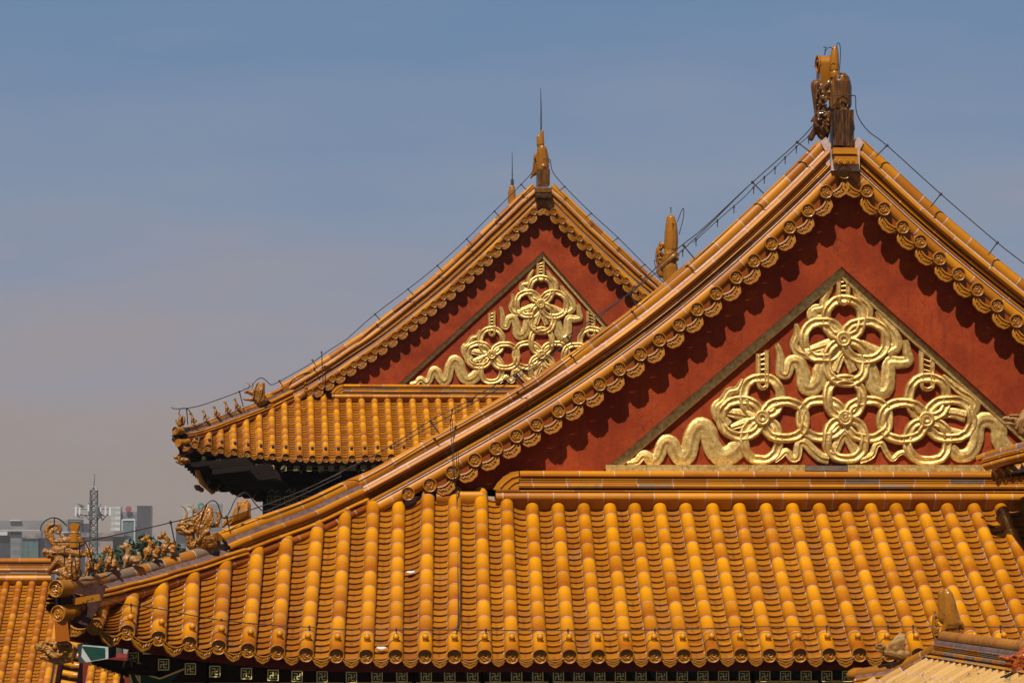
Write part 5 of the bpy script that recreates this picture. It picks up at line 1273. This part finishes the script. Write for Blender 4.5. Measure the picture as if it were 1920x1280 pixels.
HB2 = [('c', (484, 752, 0), (486, 722, 0), 8, 5.5), ('c', (492, 750, 0), (493, 720, 0), 5, 4), ('c', (470, 735, 0), (482, 738, 0), 5.5, 8), ('c', (460, 735, 0), (470, 735, 0), 2.6, 4.5), ('c', (458, 748, 0), (484, 749, 0), 2.4, 5.5), ('l', [(466, 728, -2), (468, 722, -3), (464, 718, -3), (459, 718, -3)], [1.2, 1, .9, .5]), ('l', [(472, 728, 2), (475, 722, 2), (472, 717, 2), (466, 716.5, 2)], [1.2, 1, .9, .5]), ('c', (462, 729, 0), (454, 727, 0), .9, .5), ('s', (464, 733, -3), 2)]
for i in range(5): HB2.append(('l', [(475+i*3.5, 745, -6), (477+i*3.6, 732, -7), (482+i*2.6, 719, -4)], [1.5, 1.7, 1]))
HB2 += scales(480, 748, 9, 5, 16, 1.2, 7)
figure('hip_beast', HB2, hB(477), .022, 'beast', 'horned maned beast on the hip ridge of the rear hall', 'roof figure', (476, 757))
figure('beam_dragon', [('c', (339, 861, 0), (350, 863, 0), 6, 7.5), ('s', (330, 857, 0), (5, 4.5, 4)), ('c', (331, 865, 0), (342, 869, 0), 2.4, 4), ('s', (338, 856, -6), 2), ('s', (351, 862, -7), (3, 4.5, 2)), ('c', (333, 853, 0), (344, 852, 0), 1.8, 2.4)] + scales(345, 862, 6, 5, 12, 1.1, 7), 64.7, .024, 'beast', 'small dragon head under the far left corner of the rear hall eave', 'roof ornament', (340, 870))
figure('beam_dragon', [('s', (371, 914, 0), (6, 6, 6)), ('c', (366, 911, 0), (378, 918, 0), 3, 5)] + scales(371, 914, 5, 5, 16, 1.4, 6), 66.5, .03, 'beast', 'dark dragon head on the lower corner beam under the rear hall', 'roof ornament', (372, 920))
# ---- swirl-tailed ridge-end dragon of the left hall with its hilt
YC = 59.6
CD = [('l', [(*e_(245, 480), 0), (*e_(205, 430), 0), (*e_(150, 350), 0), (*e_(135, 270), 0), (*e_(170, 200), 0), (*e_(245, 175), 0), (*e_(320, 190), 0), (*e_(352, 250), 0), (*e_(330, 310), 0), (*e_(275, 305), 0), (*e_(262, 262), 0), (*e_(290, 250), 0)], [5.5, 5.4, 5, 4.8, 4.4, 4, 3.6, 3.2, 2.8, 2.4, 2.2, 2.2]),
      ('l', [(*e_(240, 420), 0), (*e_(200, 320), 0), (*e_(230, 250), 0)], [4.5, 4.5, 3]), ('l', [(*e_(260, 480), 0), (*e_(330, 420), 0), (*e_(420, 430), 0), (*e_(540, 380), 0), (*e_(620, 400), 0), (*e_(670, 470), 0)], [6, 5, 5.5, 6.5, 6.5, 5]), ('c', (*e_(350, 350), 0), (*e_(430, 390), 0), 2.4, 3.4),
      ('s', (*e_(540, 510), 0), (10, 7.5, 7)), ('c', (*e_(350, 480), 0), (*e_(620, 480), 0), 7, 7), ('c', (*e_(270, 560), 0), (*e_(620, 620), 0), 8.5, 9.5), ('l', [(*e_(110, 560), 0), (*e_(150, 600), 0), (*e_(230, 660), 0), (*e_(300, 640), 0)], [4, 5, 5, 5.5]), ('s', (*e_(105, 590), 0), (4, 6.5, 4)), ('s', (*e_(115, 640), 0), 3.5),
      ('l', [(*e_(330, 700), -3), (*e_(260, 770), -3), (*e_(180, 870), -3)], [6, 5, 4.2]), ('c', (*e_(200, 890), 0), (*e_(340, 890), 0), 4.2, 5), ('c', (*e_(330, 700), 2), (*e_(560, 900), 2), 11, 14), ('c', (*e_(240, 700), 4), (*e_(330, 900), 4), 6, 7), ('c', (*e_(200, 600), -4), (*e_(400, 600), -6), 3.2, 3.8)]
CD += scales(*e_(230, 620), 18, 9, 30, 1.8, 7) + scales(*e_(420, 560), 24, 9, 34, 1.8, 8) + scales(*e_(150, 290), 3, 12, 12, 1.3, 4)
CO = figure('ridge_end_dragon', CD, YC, .028, 'beast', 'pale swirl tailed dragon biting the end of the left hall ridge', 'roof ornament', (128, 1070))
mb = MB(); fan = []
for i in range(5):
    a = R(64+13*i); b0 = P(*e_(557, 335), YC); tip = P(*e_(557, 335), YC) + Vector((math.cos(a)*.22, 0, math.sin(a)*.27)); mb.tube([b0-Vector((0, 0, .1)), (b0+tip)/2, tip], 0, 'orn', 8, .8, rad=[.05, .055, .045])
a = P(*e_(557, 330), YC); mb.tube([a+Vector((0, 0, -.30)), a+Vector((0, 0, -.05)), a+Vector((0, 0, .02))], 0, 'orn', 12, .7, rad=[.13, .115, .105])
for dz in (-.02, .05): mb.tube([a+Vector((-.11, -.05, dz)), a+Vector((0, -.09, dz)), a+Vector((.11, -.05, dz))], .014, 'orn', 6, .9)
build(mb, 'hilt', CO)
# ---- gate and side pavilion figures
def d_(x, y): return (1580+x/5.647, 1080+y/5.647)
DD = figure('ridge_end_dragon', [('l', [(*d_(1150, 500), 0), (*d_(1130, 400), 0), (*d_(1125, 300), 0), (*d_(1110, 200), 0), (*d_(1100, 165), 0)], [17, 15.5, 14, 11, 8]), ('c', (*d_(1075, 450), 6), (*d_(1060, 180), 6), 10, 8), ('c', (*d_(1180, 480), 0), (*d_(1150, 280), 0), 13, 8),
      ('l', [(*d_(1060, 580), -3), (*d_(1100, 500), -6), (*d_(1170, 470), -8), (*d_(1240, 500), -6), (*d_(1265, 545), -4)], [5, 6, 6, 5.5, 4]), ('c', (*d_(1150, 520), 2), (*d_(1170, 600), 4), 15, 15),
      ('l', [(*d_(1030, 380), 8), (*d_(990, 430), 10), (*d_(985, 560), 10), (*d_(1005, 680), 10), (*d_(1000, 780), 8)], [4, 5, 5.5, 5, 4]), ('s', (*d_(985, 370), 8), 3), ('c', (*d_(1020, 300), 8), (*d_(1040, 200), 8), 3, 3)] + scales(*d_(990, 540), 5, 34, 40, 2, 6) + scales(*d_(1160, 470), 14, 6, 14, 1.7, 9),
      27.15, .013, 'smoothback', 'smooth backed roof dragon ending the small gate ridge, lower right', 'roof ornament', (1778, 1205))
DB = [('c', (*d_(390, 750), 0), (*d_(470, 760), 0), 5.5, 8), ('s', (*d_(365, 740), 0), (4, 4.5, 5)), ('c', (*d_(370, 785), 0), (*d_(460, 790), 0), 3, 5), ('l', [(*d_(440, 740), -5), (*d_(400, 715), -6), (*d_(365, 720), -5)], [2.6, 2.2, 1.2]), ('s', (*d_(420, 745), -7), 2), ('c', (*d_(480, 800), 0), (*d_(620, 830), 0), 10, 12), ('c', (*d_(540, 760), 0), (*d_(610, 660), 0), 12, 8), ('c', (*d_(600, 840), 0), (*d_(680, 820), 0), 9, 8), ('c', (*d_(500, 840), 0), (*d_(680, 850), 0), 7, 7)]
for i in range(7): DB.append(('l', [(*d_(470+i*28, 790-i*4), -7), (*d_(490+i*24, 720-i*8), -9), (*d_(560+i*15, 640-i*4), -6), (*d_(610+i*7, 590+i*8), -2)], [2.2, 2.4, 2.1, 1.2]))
DB += scales(*d_(590, 820), 15, 9, 26, 2.1, 10)
figure('hip_beast', DB, 27.45, .012, 'beast_worn', 'pale unglazed maned beast on the hip of the small gate roof', 'roof figure', (1680, 1240))
RB_ = [('c', (*d_(1680, 850), 0), (*d_(1800, 890), 0), 3.5, 8), ('s', (*d_(1665, 855), 0), 3.5), ('c', (*d_(1720, 920), 0), (*d_(1830, 930), 0), 3, 7), ('l', [(*d_(1760, 860), -6), (*d_(1800, 830), -7), (*d_(1850, 850), -7)], [2.6, 3, 2.4]), ('s', (*d_(1780, 880), -8), 2.4), ('c', (*d_(1850, 940), 0), (*d_(1900, 1060), 0), 13, 17), ('c', (*d_(1880, 880), 0), (*d_(1950, 760), 0), 13, 9), ('c', (*d_(1860, 1080), 0), (*d_(1960, 1120), 0), 10, 12), ('c', (*d_(1960, 900), 0), (*d_(1990, 1060), 0), 14, 14)]
for i in range(7): RB_.append(('l', [(*d_(1820+i*30, 960-i*6), -10), (*d_(1850+i*26, 860-i*10), -12), (*d_(1900+i*16, 760-i*8), -8)], [2.4, 2.8, 1.6]))
figure('hip_beast', RB_, 23.6, .012, 'beast_red', 'glossy red brown dragon head at the bottom right edge', 'roof figure', (1905, 1280))
def w_(x, y): return (1780+x/5.336, 740+y/5.336)
EB = [('c', (*w_(560, 230), 0), (*w_(660, 250), 0), 4, 7.5), ('s', (*w_(540, 238), 0), 3), ('c', (*w_(560, 285), 0), (*w_(650, 290), 0), 2.6, 4.5), ('c', (*w_(600, 205), -5), (*w_(680, 205), -6), 2, 2.4), ('s', (*w_(625, 240), -7), 2.2), ('c', (*w_(690, 280), 0), (*w_(720, 370), 0), 9, 9), ('c', (*w_(720, 260), 0), (*w_(760, 180), 0), 10, 8), ('c', (*w_(760, 280), 0), (*w_(790, 380), 0), 12, 11)]
for i in range(5): EB.append(('l', [(*w_(660+i*30, 340-i*10), -8), (*w_(690+i*26, 260-i*10), -10), (*w_(730+i*20, 180-i*6), -7)], [2, 2.2, 1.3]))
EB += scales(*w_(700, 330), 9, 10, 20, 1.8, 8)
figure('hip_beast', EB, 33.0, .014, 'beast_worn', 'pale weathered beast on the shadowed eave corner at the right edge', 'roof figure', (1912, 822))
# ================================================================== LIGHTNING CONDUCTORS
def wire_thing(name, label, lines, Y, r=.0075, posts=(), bands=(), cat='cable'):
    """lines: list of pixel polylines at depth Y (number or function of x); posts: ((x0,y0),(x1,y1)) pairs"""
    yf = Y if callable(Y) else (lambda x: Y)
    mbs = []
    base = P(lines[0][0][0], lines[0][0][1], yf(lines[0][0][0])); t = thing(name, base, label, cat)
    for l in lines:
        mb = MB(); mb.tube(catmull([P(x, y, yf(x)) for x, y in l], 4), r, 'wire', 5, .5); build(mb, 'cable_run', t)
    for (x0, y0), (x1, y1) in posts:
        mb = MB(); a, b_ = P(x0, y0, yf(x0)), P(x1, y1, yf(x1)); mb.tube([a, b_], r*1.15, 'wire', 5); mb.tube([a-(b_-a).normalized()*.02, a+(b_-a).normalized()*.02], r*2.3, 'wire', 6); build(mb, 'post', t)
    return t
ln = [(1600, 180), (1604, 182), (1607, 215), (1628, 246), (1663, 273), (1764, 364), (1870, 455), (1925, 498), (1990, 552)]
wire_thing('lightning_cable', 'thin dark cable above the right slope of the front gable', [[(1575, 178), (1588, 178), (1600, 180)], ln], YV-.02, posts=[((1663, 273), (1642, 294)), ((1764, 364), (1745, 388)), ((1870, 455), (1853, 478))])
ln = [(1525, 235), (1495, 267), (1400, 352), (1320, 427), (1277, 461), (1229, 503), (1174, 554), (1064, 630), (992, 685), (896, 740), (862, 760), (808, 788), (721, 842), (644, 882), (600, 904)]
wire_thing('lightning_cable', 'long dark cable following the left slope of the front gable', [ln, [(1400, 352), (1320, 431), (1240, 503), (1110, 604), (1000, 690), (860, 770), (795, 806), (733, 842)]], YV-.05,
           posts=[((1495, 267), (1519, 285)), ((1411, 342), (1432, 363)), ((1282, 461), (1303, 486)), ((1180, 550), (1195, 575)), ((1064, 632), (1081, 656)), ((965, 705), (985, 730)), ((848, 768), (845, 790)), ((808, 790), (824, 813))])
ln = [(1526, 243), (1513, 258), (1495, 274), (1474, 294), (1453, 315), (1433, 333), (1412, 352), (1395, 370), (1340, 418), (1300, 455)]
wire_thing('lightning_cable', 'second cable on short pins just behind the left gable ridge', [ln], YV+.45, r=.006, posts=[((x, y), (x, y+12)) for x, y in ((1516, 258), (1493, 276), (1472, 296), (1453, 315), (1433, 333), (1413, 352), (1376, 388), (1345, 414), (1305, 450), (1280, 470))])
wire_thing('lightning_cable', 'thin wire loops over the top of the front apex dragon', [[(1546, 104), (1549, 94), (1556, 89), (1563, 93)], [(1546, 104), (1548, 88)], [(1544, 89), (1550, 89)], [(1568, 92), (1570, 83), (1573, 81), (1576, 92), (1575, 120), (1573, 140)], [(1560, 180), (1580, 178), (1600, 179)]], YV+.02, r=.006)
hy = lambda x: hipY(max(107, min(790, x)))-.12
ln = [(160, 1015), (200, 1006), (260, 993), (320, 979), (345, 970), (372, 960), (386, 950), (398, 938), (410, 947), (418, 968)]
ln2 = [(333, 972), (366, 962), (425, 968), (470, 955), (500, 945), (560, 922), (644, 884), (720, 850), (800, 800)]
wire_thing('lightning_cable', 'dark cable strung over the beasts of the front hip ridge', [[(160, 1015), (200, 1006), (260, 993), (320, 979), (366, 966), (386, 946), (398, 938), (408, 944), (415, 965), (425, 971), (470, 955), (500, 945), (560, 922), (640, 886)], [(407, 968), (425, 968), (440, 938), (452, 925), (464, 925), (478, 943), (492, 957), (505, 955), (560, 930), (640, 892)], [(76, 993), (78, 984), (86, 975), (100, 970), (113, 974), (125, 985)], [(102, 971), (102, 984)], [(100, 1016), (150, 1016), (160, 1015)], [(121, 1027), (121, 1058)], [(149, 1017), (150, 1078)], [(168, 1050), (176, 1090), (182, 1115), (190, 1123)], [(160, 1015), (170, 1040), (176, 1085), (184, 1108), (190, 1123)]], hy, r=.0075,
           posts=[((320, 979), (331, 1032)), ((425, 969), (430, 990)), ((448, 952), (446, 962))])
ye = lambda x: 31.0+.12-1.3*max(0, 1-(x-178)/430)**2
ln = [(190, 1123), (248, 1134), (300, 1141), (355, 1152), (415, 1162), (470, 1168), (520, 1172), (580, 1175), (640, 1179), (748, 1180), (853, 1180), (960, 1181), (1070, 1181), (1175, 1180), (1230, 1180), (1337, 1177), (1390, 1174), (1500, 1174), (1612, 1174), (1700, 1174), (1800, 1174), (1940, 1175)]
wire_thing('eave_cable', 'straight dark cable running along the whole front eave above the nail caps', [ln], lambda x: ye(x)+.16, r=.006, posts=[((x, interp([a for a, b in ln], [b for a, b in ln], x)), (x, interp([a for a, b in ln], [b for a, b in ln], x)+13)) for x in (246, 415, 580, 743, 911, 1065, 1228, 1389, 1550, 1665, 1712, 1876)])
yd = lambda y: interp([780, 905, 930, 1180], [34.12, 34.1, 34.3, 31.35], y)
t = thing('down_cable', P(852, 900, 34), 'pair of thin cables dropping from the gable ridge down one tile row', 'cable')
for l in ([(844, 785), (848, 850), (852, 905), (855, 915), (857, 960), (858, 1050), (859, 1120), (858, 1170), (851, 1179), (840, 1180)], [(848, 785), (851, 850), (853, 908), (861, 935), (863, 1000), (863, 1080), (862, 1150), (857, 1180), (854, 1190)]):
    mb = MB(); mb.tube(catmull([P(x, y, yd(y)-.03) for x, y in l], 3), .0055, 'wire', 5); build(mb, 'cable_run', t)
for y in (974, 1090, 1102):
    mb = MB(); c = P(853, y+12, yd(y)+.06); mb.tube([c+Vector((.097*math.cos(a*math.pi/8), .02-.045*math.sin(a*math.pi/8), .097*math.sin(a*math.pi/8)-.02)) for a in range(9)], .006, 'wire', 5); build(mb, 'clamp', t)
hb = lambda x: hB(max(331, min(600, x)))-.2
wire_thing('lightning_cable', 'fine cable above the beasts of the rear hall ridge', [[(321, 763), (328, 766), (350, 765), (372, 761), (400, 752), (449, 734), (470, 724), (480, 713), (490, 708), (500, 714), (508, 721), (520, 717), (545, 703), (585, 680), (612, 660), (651, 635)], [(335, 776), (338, 767), (345, 765), (354, 768), (358, 777)]], hb, r=.012, posts=[((350, 766), (352, 796)), ((449, 734), (456, 762)), ((524, 714), (530, 724)), ((586, 675), (595, 690)), ((603, 660), (606, 720))])
wire_thing('lightning_cable', 'fine cable above the left slope of the rear gable', [[(651, 635), (703, 589), (765, 542), (820, 498), (875, 448), (927, 396), (977, 346), (999, 321), (1003, 300)]], YVB-.1, r=.012, posts=[((x, y), (x+10, y+11)) for x, y in ((703, 589), (765, 542), (820, 498), (875, 448), (927, 396), (977, 346))])
wire_thing('lightning_cable', 'fine cable above the right slope of the rear gable', [[(1018, 298), (1031, 299), (1033, 310), (1038, 325), (1059, 350), (1109, 400), (1159, 446), (1209, 496), (1226, 512), (1260, 545)]], YVB-.1, r=.012, posts=[((x, y), (x-11, y+8)) for x, y in ((1059, 350), (1109, 400), (1159, 446), (1209, 496))])
wire_thing('lightning_pin', 'short pin and wire loop on the far roof dragon between the gables', [[(1258, 400), (1258, 391)], [(1256, 390), (1260, 390)], [(1270, 416), (1279, 393), (1282, 393), (1281, 410), (1273, 440)], [(1227, 488), (1229, 503)], [(1227, 488), (1236, 488)]], YF-.3, r=.009)
# ================================================================== GROUND, TREES, CITY
def single(name, mb, label=None, cat=None, kind=None, smooth=38, group=None, origin=None):
    return tagp(build(mb, name, None, smooth, origin), label, cat, group, kind)
mb = MB(); mb.grid([[Vector((x, y, 0)) for x in (-4000, -200, 200, 4000)] for y in (-300, 140, 4000)], 'stone'); single('ground', mb, kind='structure')
def tree(px, py, D, rw, rh, label, seed, n=2600):
    rnd = random.Random(seed); c = P(px, py, D); ppm = F/D; W_, H_ = rw/ppm, rh/ppm
    root = thing('tree', (c.x, c.y, 0), label, 'tree', 'trees beyond the palace roofs')
    mb = MB()
    top = Vector((c.x, c.y, c.z)); mb.tube([(c.x, c.y, 0), (c.x+.2, c.y, c.z*.5), (c.x, c.y, c.z)], 0, 'bark', 8, rad=[.38, .28, .12])
    blobs = []
    for i in range(16):
        a = rnd.uniform(0, 6.28); q = rnd.uniform(.2, .8); p = Vector((c.x+W_*q*math.cos(a), c.y+W_*q*math.sin(a), c.z+H_*rnd.uniform(-.6, .62)))
        blobs.append((p, rnd.uniform(.26, .44)*min(W_, H_))); mb.tube([(c.x, c.y, c.z-H_*.8), (p.x*.5+c.x*.5, p.y*.5+c.y*.5, p.z-.5), p], 0, 'bark', 5, rad=[.14, .09, .03])
    build(mb, 'trunk', root)
    lf = MB()
    for i in range(n):
        p, r_ = rnd.choice(blobs); v = Vector((rnd.gauss(0, 1), rnd.gauss(0, 1), rnd.gauss(0, 1))).normalized()*r_*rnd.uniform(.55, 1.15); q = p+v
        u = Vector((rnd.gauss(0, 1), rnd.gauss(0, 1), rnd.gauss(0, 1))).normalized(); w = u.cross(Vector((rnd.gauss(0, 1), rnd.gauss(0, 1), rnd.gauss(0, 1)))).normalized(); s_ = rnd.uniform(.10, .24)
        lf.poly([q-u*s_, q+w*s_*.6, q+u*s_, q-w*s_*.6], 'leaf', rnd.random())
    build(lf, 'crown', root, 0)
tree(222, 1062, 150, 46, 38, 'dark leafy tree behind the second and third small ridge beasts', 3, 3600)
tree(268, 1050, 165, 46, 44, 'rounded green tree behind the frilled and two eared ridge beasts', 5, 3600)
tree(318, 1052, 180, 40, 32, 'low tree filling the gap under the big maned beast', 8, 2600)
tree(196, 1078, 140, 26, 30, 'small dark tree crown low beside the mast foot', 11, 1800)
# facades: floors and mullions are a surface pattern
def facade(name, glass, frame, fz, fx, wz=.35, wx=.12, rough=.35):
    m, t, b = newmat(name)
    g = nn(t, 'ShaderNodeNewGeometry').outputs['Position']; sx = nn(t, 'ShaderNodeSeparateXYZ'); t.links.new(g, sx.inputs[0])
    z = math_(t, 'FRACT', math_(t, 'MULTIPLY', sx.outputs['Z'], 1/fz)); x = math_(t, 'FRACT', math_(t, 'MULTIPLY', math_(t, 'ADD', sx.outputs['X'], sx.outputs['Y']), 1/fx))
    k = math_(t, 'MAXIMUM', math_(t, 'LESS_THAN', z, wz), math_(t, 'LESS_THAN', x, wx))
    n = noise(t, .12, 3); gl = mixc(t, step(t, n, .4, .6), glass, tuple(min(1, v*1.7) for v in glass))
    t.links.new(mixc(t, k, gl, kk_(frame)), b.inputs['Base Color']); b.inputs['Roughness'].default_value = rough
facade('fac_dark', (.012, .015, .021), (.038, .042, .050), 3.4, 4.5)
facade('fac_grey', (.07, .075, .08), (.20, .19, .175), 3.6, 3.0, .45)
facade('fac_pale', (.22, .215, .20), (.36, .35, .32), 3.2, 5.0, .5)
facade('fac_teal', (.03, .06, .058), (.10, .145, .13), 9.0, 2.2, .08, .35)
facade('fac_pink', (.09, .08, .08), (.30, .235, .205), 4.2, 6.0, .55, .4)
plain('fac_roof', (.16, .155, .15), (.26, .25, .24), .8, .1)
plain('roofline', (.5, .47, .44), (.62, .58, .54), .8, .1)
plain('logo_red', (.32, .015, .04), (.40, .02, .05), .5, 1); plain('logo_green', (.005, .16, .09), (.01, .20, .11), .5, 1)
def bldg(label, blocks, D, extras=(), cat='office building'):
    """blocks: (x0,x1,ytop,ybottom,dD,depth,material) in picture pixels"""
    b0 = blocks[0]; c = P((b0[0]+b0[1])/2, 1040, D); root = thing('office_building', (c.x, c.y, 0), label, cat)
    for (x0, x1, y0, y1, dd, dep, mat) in blocks:
        mb = MB(); a = P(x0, y0, D+dd); e = P(x1, y0, D+dd); zb = P(x0, y1, D+dd).z if y1 else 0
        mb.box(((a.x+e.x)/2, D+dd+dep/2, (a.z+zb)/2), (e.x-a.x, dep, a.z-zb), mat); build(mb, 'wall' if mat.startswith('fac') and mat != 'fac_roof' else 'roof', root)
    for nme, mb in extras: build(mb, nme, root)
    return root
def logo(px, py, D, r, mat, kind):
    mb = MB(); c = P(px, py, D); k = F/D; rr = r/k
    mb.tube([c+Vector((0, .5, 0)), c+Vector((0, 0, 0))], rr, mat, 28)
    w = 'panelwhite' if kind == 'g' else mat
    if kind == 'g':
        mb.box(c+Vector((0, -.1, 0)), (rr*.7, .15, rr*.22), w); mb.box(c+Vector((-rr*.05, -.1, -rr*.12)), (rr*.26, .15, rr*.5), w)
    else:
        for q in range(5):
            a = q*2*math.pi/5; mb.tube([c+Vector((rr*.35*math.cos(a+j*.5), -.2, rr*.35*math.sin(a+j*.5)))*1 + Vector((rr*.3*math.cos(a), 0, rr*.3*math.sin(a))) for j in range(5)], rr*.07, 'fac_pale', 4)
    return mb
DC = 1500
m1 = MB(); f = lambda x, y, dy=-.5: P(x, y, DC)+Vector((0, dy, 0))
for (x0, y0, x1, y1) in ((229, 974.5, 253, 974.5), (229.3, 974, 229.3, 1000), (252.5, 974, 252.5, 1030)): m1.tube([f(x0, y0), f(x1, y1)], .42, 'panelwhite', 4)
bldg('tall office towers with a round red emblem on the roof, right of the mast', [(208, 226, 949.5, 0, 2, 14, 'fac_pale'), (224, 257, 959, 0, 6, 12, 'fac_grey'), (257, 283, 947.5, 0, 0, 16, 'fac_dark'), (229, 253, 975, 0, -.2, 4, 'fac_teal')], DC, [('emblem', logo(241, 954, DC+4, 5.6, 'logo_red', 'r')), ('white_frame', m1)])
bldg('twin office towers with a round green emblem, behind the maned beast', [(342, 361, 945, 0, 0, 12, 'fac_pale'), (361, 392, 952, 0, 4, 12, 'fac_grey'), (392, 416, 944.5, 0, 1, 12, 'fac_grey'), (330, 345, 985, 0, -3, 8, 'fac_dark')], DC+60, [('emblem', logo(377, 948.5, DC+62, 6.3, 'logo_green', 'g'))])
bldg('long low pale roofed block on the skyline at the far left', [(-20, 130, 975, 0, 120, 40, 'fac_roof'), (18, 40, 974, 976, 118, 5, 'roofline')], DC)
bldg('dark stepped office block just left of the mast', [(127, 153, 973, 0, 0, 12, 'fac_dark'), (150, 168, 981, 0, 2, 12, 'fac_dark'), (129, 152, 975.5, 977.5, -.6, 1, 'fac_grey')], DC-150)
m2 = MB(); g2 = lambda x, y: P(x, y, 1100)
bldg('grey office range with bright roof edge at the left edge', [(-20, 42, 1001, 0, 0, 16, 'fac_dark'), (18, 44, 996, 0, 3, 12, 'fac_grey'), (-20, 75, 993.2, 994.8, -1, 14, 'roofline'), (-20, 14, 996, 1003, -2, 6, 'roofline')], 1100)
bldg('white terrace building with square windows and teal glass below', [(41, 77, 996, 1007, -1, 8, 'fac_pink'), (38, 72, 1009, 0, 0, 12, 'fac_teal'), (72, 98, 1008, 0, 2, 14, 'fac_dark'), (20, 40, 1008, 0, 1, 12, 'fac_grey')], 1080)
bldg('pinkish low office range running behind the mast and small beasts', [(120, 235, 998, 1006, 0, 16, 'fac_pink'), (115, 170, 1006, 0, 2, 14, 'fac_dark'), (160, 212, 1006, 0, 1, 12, 'fac_pink'), (180, 245, 1004, 0, 4, 16, 'fac_dark'), (110, 150, 996.6, 998.2, -1, 16, 'roofline'), (208, 232, 995, 1005, -2, 8, 'fac_pink')], 1000)
bldg('faint low buildings between the mast trees and the maned beast', [(285, 345, 1018, 0, 0, 20, 'fac_grey'), (292, 310, 1015, 1019, -1, 5, 'fac_pink')], 1250)
# communications mast
YM = 230.0; mast = thing('lattice_mast', (P(175, 1040, YM).x, YM, 0), 'steel lattice antenna mast with white panel antennas and a thin spire', 'antenna mast')
cm = P(174.5, 1040, YM).x; km = F/YM
def zpx(y): return P(175, y, YM).z
mb = MB(); zt_, zb_ = zpx(919), 0.0
def wd(z): return (6.2 + 4.5*(1-(z-zb_)/(zt_-zb_)))/km
lv = []; z = zt_
while z > 2: lv.append(z); z -= wd(z)*2*.9
cs = [(-1, -1), (1, -1), (1, 1), (-1, 1)]
for sx, sy in cs: mb.tube([(cm+sx*wd(z), YM+sy*wd(z), z) for z in lv], .05, 'steel', 5)
for i in range(len(lv)-1):
    for k in range(4):
        a, b_ = cs[k], cs[(k+1) % 4]; z0, z1 = lv[i], lv[i+1]
        mb.tube([(cm+a[0]*wd(z0), YM+a[1]*wd(z0), z0), (cm+b_[0]*wd(z1), YM+b_[1]*wd(z1), z1)], .03, 'steel', 4); mb.tube([(cm+b_[0]*wd(z0), YM+b_[1]*wd(z0), z0), (cm+a[0]*wd(z1), YM+a[1]*wd(z1), z1)], .03, 'steel', 4)
        mb.tube([(cm+a[0]*wd(z0), YM+a[1]*wd(z0), z0), (cm+b_[0]*wd(z0), YM+b_[1]*wd(z0), z0)], .04, 'steel', 4)
build(mb, 'mast_frame', mast)
mb = MB()
for sx, sy in cs: mb.tube([(cm+sx*wd(zt_), YM+sy*wd(zt_), zt_), (cm, YM, zpx(931-14-6))], .05, 'steel', 4)
mb.tube([(cm, YM, zt_), (cm, YM, zpx(905)), (cm+.06, YM, zpx(887))], 0, 'steel', 6, rad=[.07, .05, .02]); build(mb, 'spire', mast)
mb = MB()
for y, xa, xb in ((953.5, 143, 208), (964, 143, 205), (965, 143, 205)):
    for dy in (-.35, .35): mb.tube([(P(xa, y, YM).x, YM+dy, zpx(y)), (P(xb, y, YM).x, YM+dy, zpx(y))], .05, 'steel', 5)
for xa, ya, xb, yb in ((143, 967, 152, 970), (152, 970, 168, 964), (200, 968, 186, 964), (168, 975, 160, 966), (182, 975, 190, 966), (188, 966, 192, 975), (192, 975, 198, 968)): mb.tube([P(xa, ya, YM), P(xb, yb, YM)], .045, 'steel', 5)
mb.tube([P(170, 930, YM-.5), P(170, 975, YM-.5)], .1, 'steel', 6); mb.tube([P(184, 950, YM-.5), P(184, 968, YM-.5)], .25, 'steel', 6)
mb.tube([P(146, 944, YM), P(158, 948, YM)], .07, 'steel', 5); mb.tube([P(152, 947, YM), P(157, 952, YM)], .12, 'steel', 5)
build(mb, 'platform', mast)
for x, ya, yb in ((142.3, 949, 967), (149.3, 950.5, 965), (165.8, 945.5, 958), (182.5, 951, 957), (198, 948, 966), (206.3, 950, 966.5), (188, 950, 958)):
    mb = MB(); c = (P(x, ya, YM-.6)+P(x, yb, YM-.6))/2; mb.box(c, (.13 if x == 182.5 else .15, .1, P(x, ya, YM).z-P(x, yb, YM).z), 'panelwhite'); mb.tube([c+Vector((0, .14, -.45)), c+Vector((0, .14, .45))], .035, 'steel', 5); build(mb, 'panel_antenna', mast)
# ------------------------------------------------------------------ haze over the city
hz = bpy.data.materials.new('haze'); hz.use_nodes = True; t = hz.node_tree; t.nodes.clear()
ho = nn(t, 'ShaderNodeOutputMaterial'); pv = nn(t, 'ShaderNodeVolumePrincipled'); pv.inputs['Color'].default_value = (.52, .47, .455, 1); pv.inputs['Density'].default_value = .00017; pv.inputs['Anisotropy'].default_value = 0.0
t.links.new(pv.outputs[0], ho.inputs['Volume']); MATS['haze'] = hz
mb = MB(); mb.box((0, 850, 29), (1500, 1900, 60), 'haze'); o = single('haze', mb, kind='stuff', smooth=0)
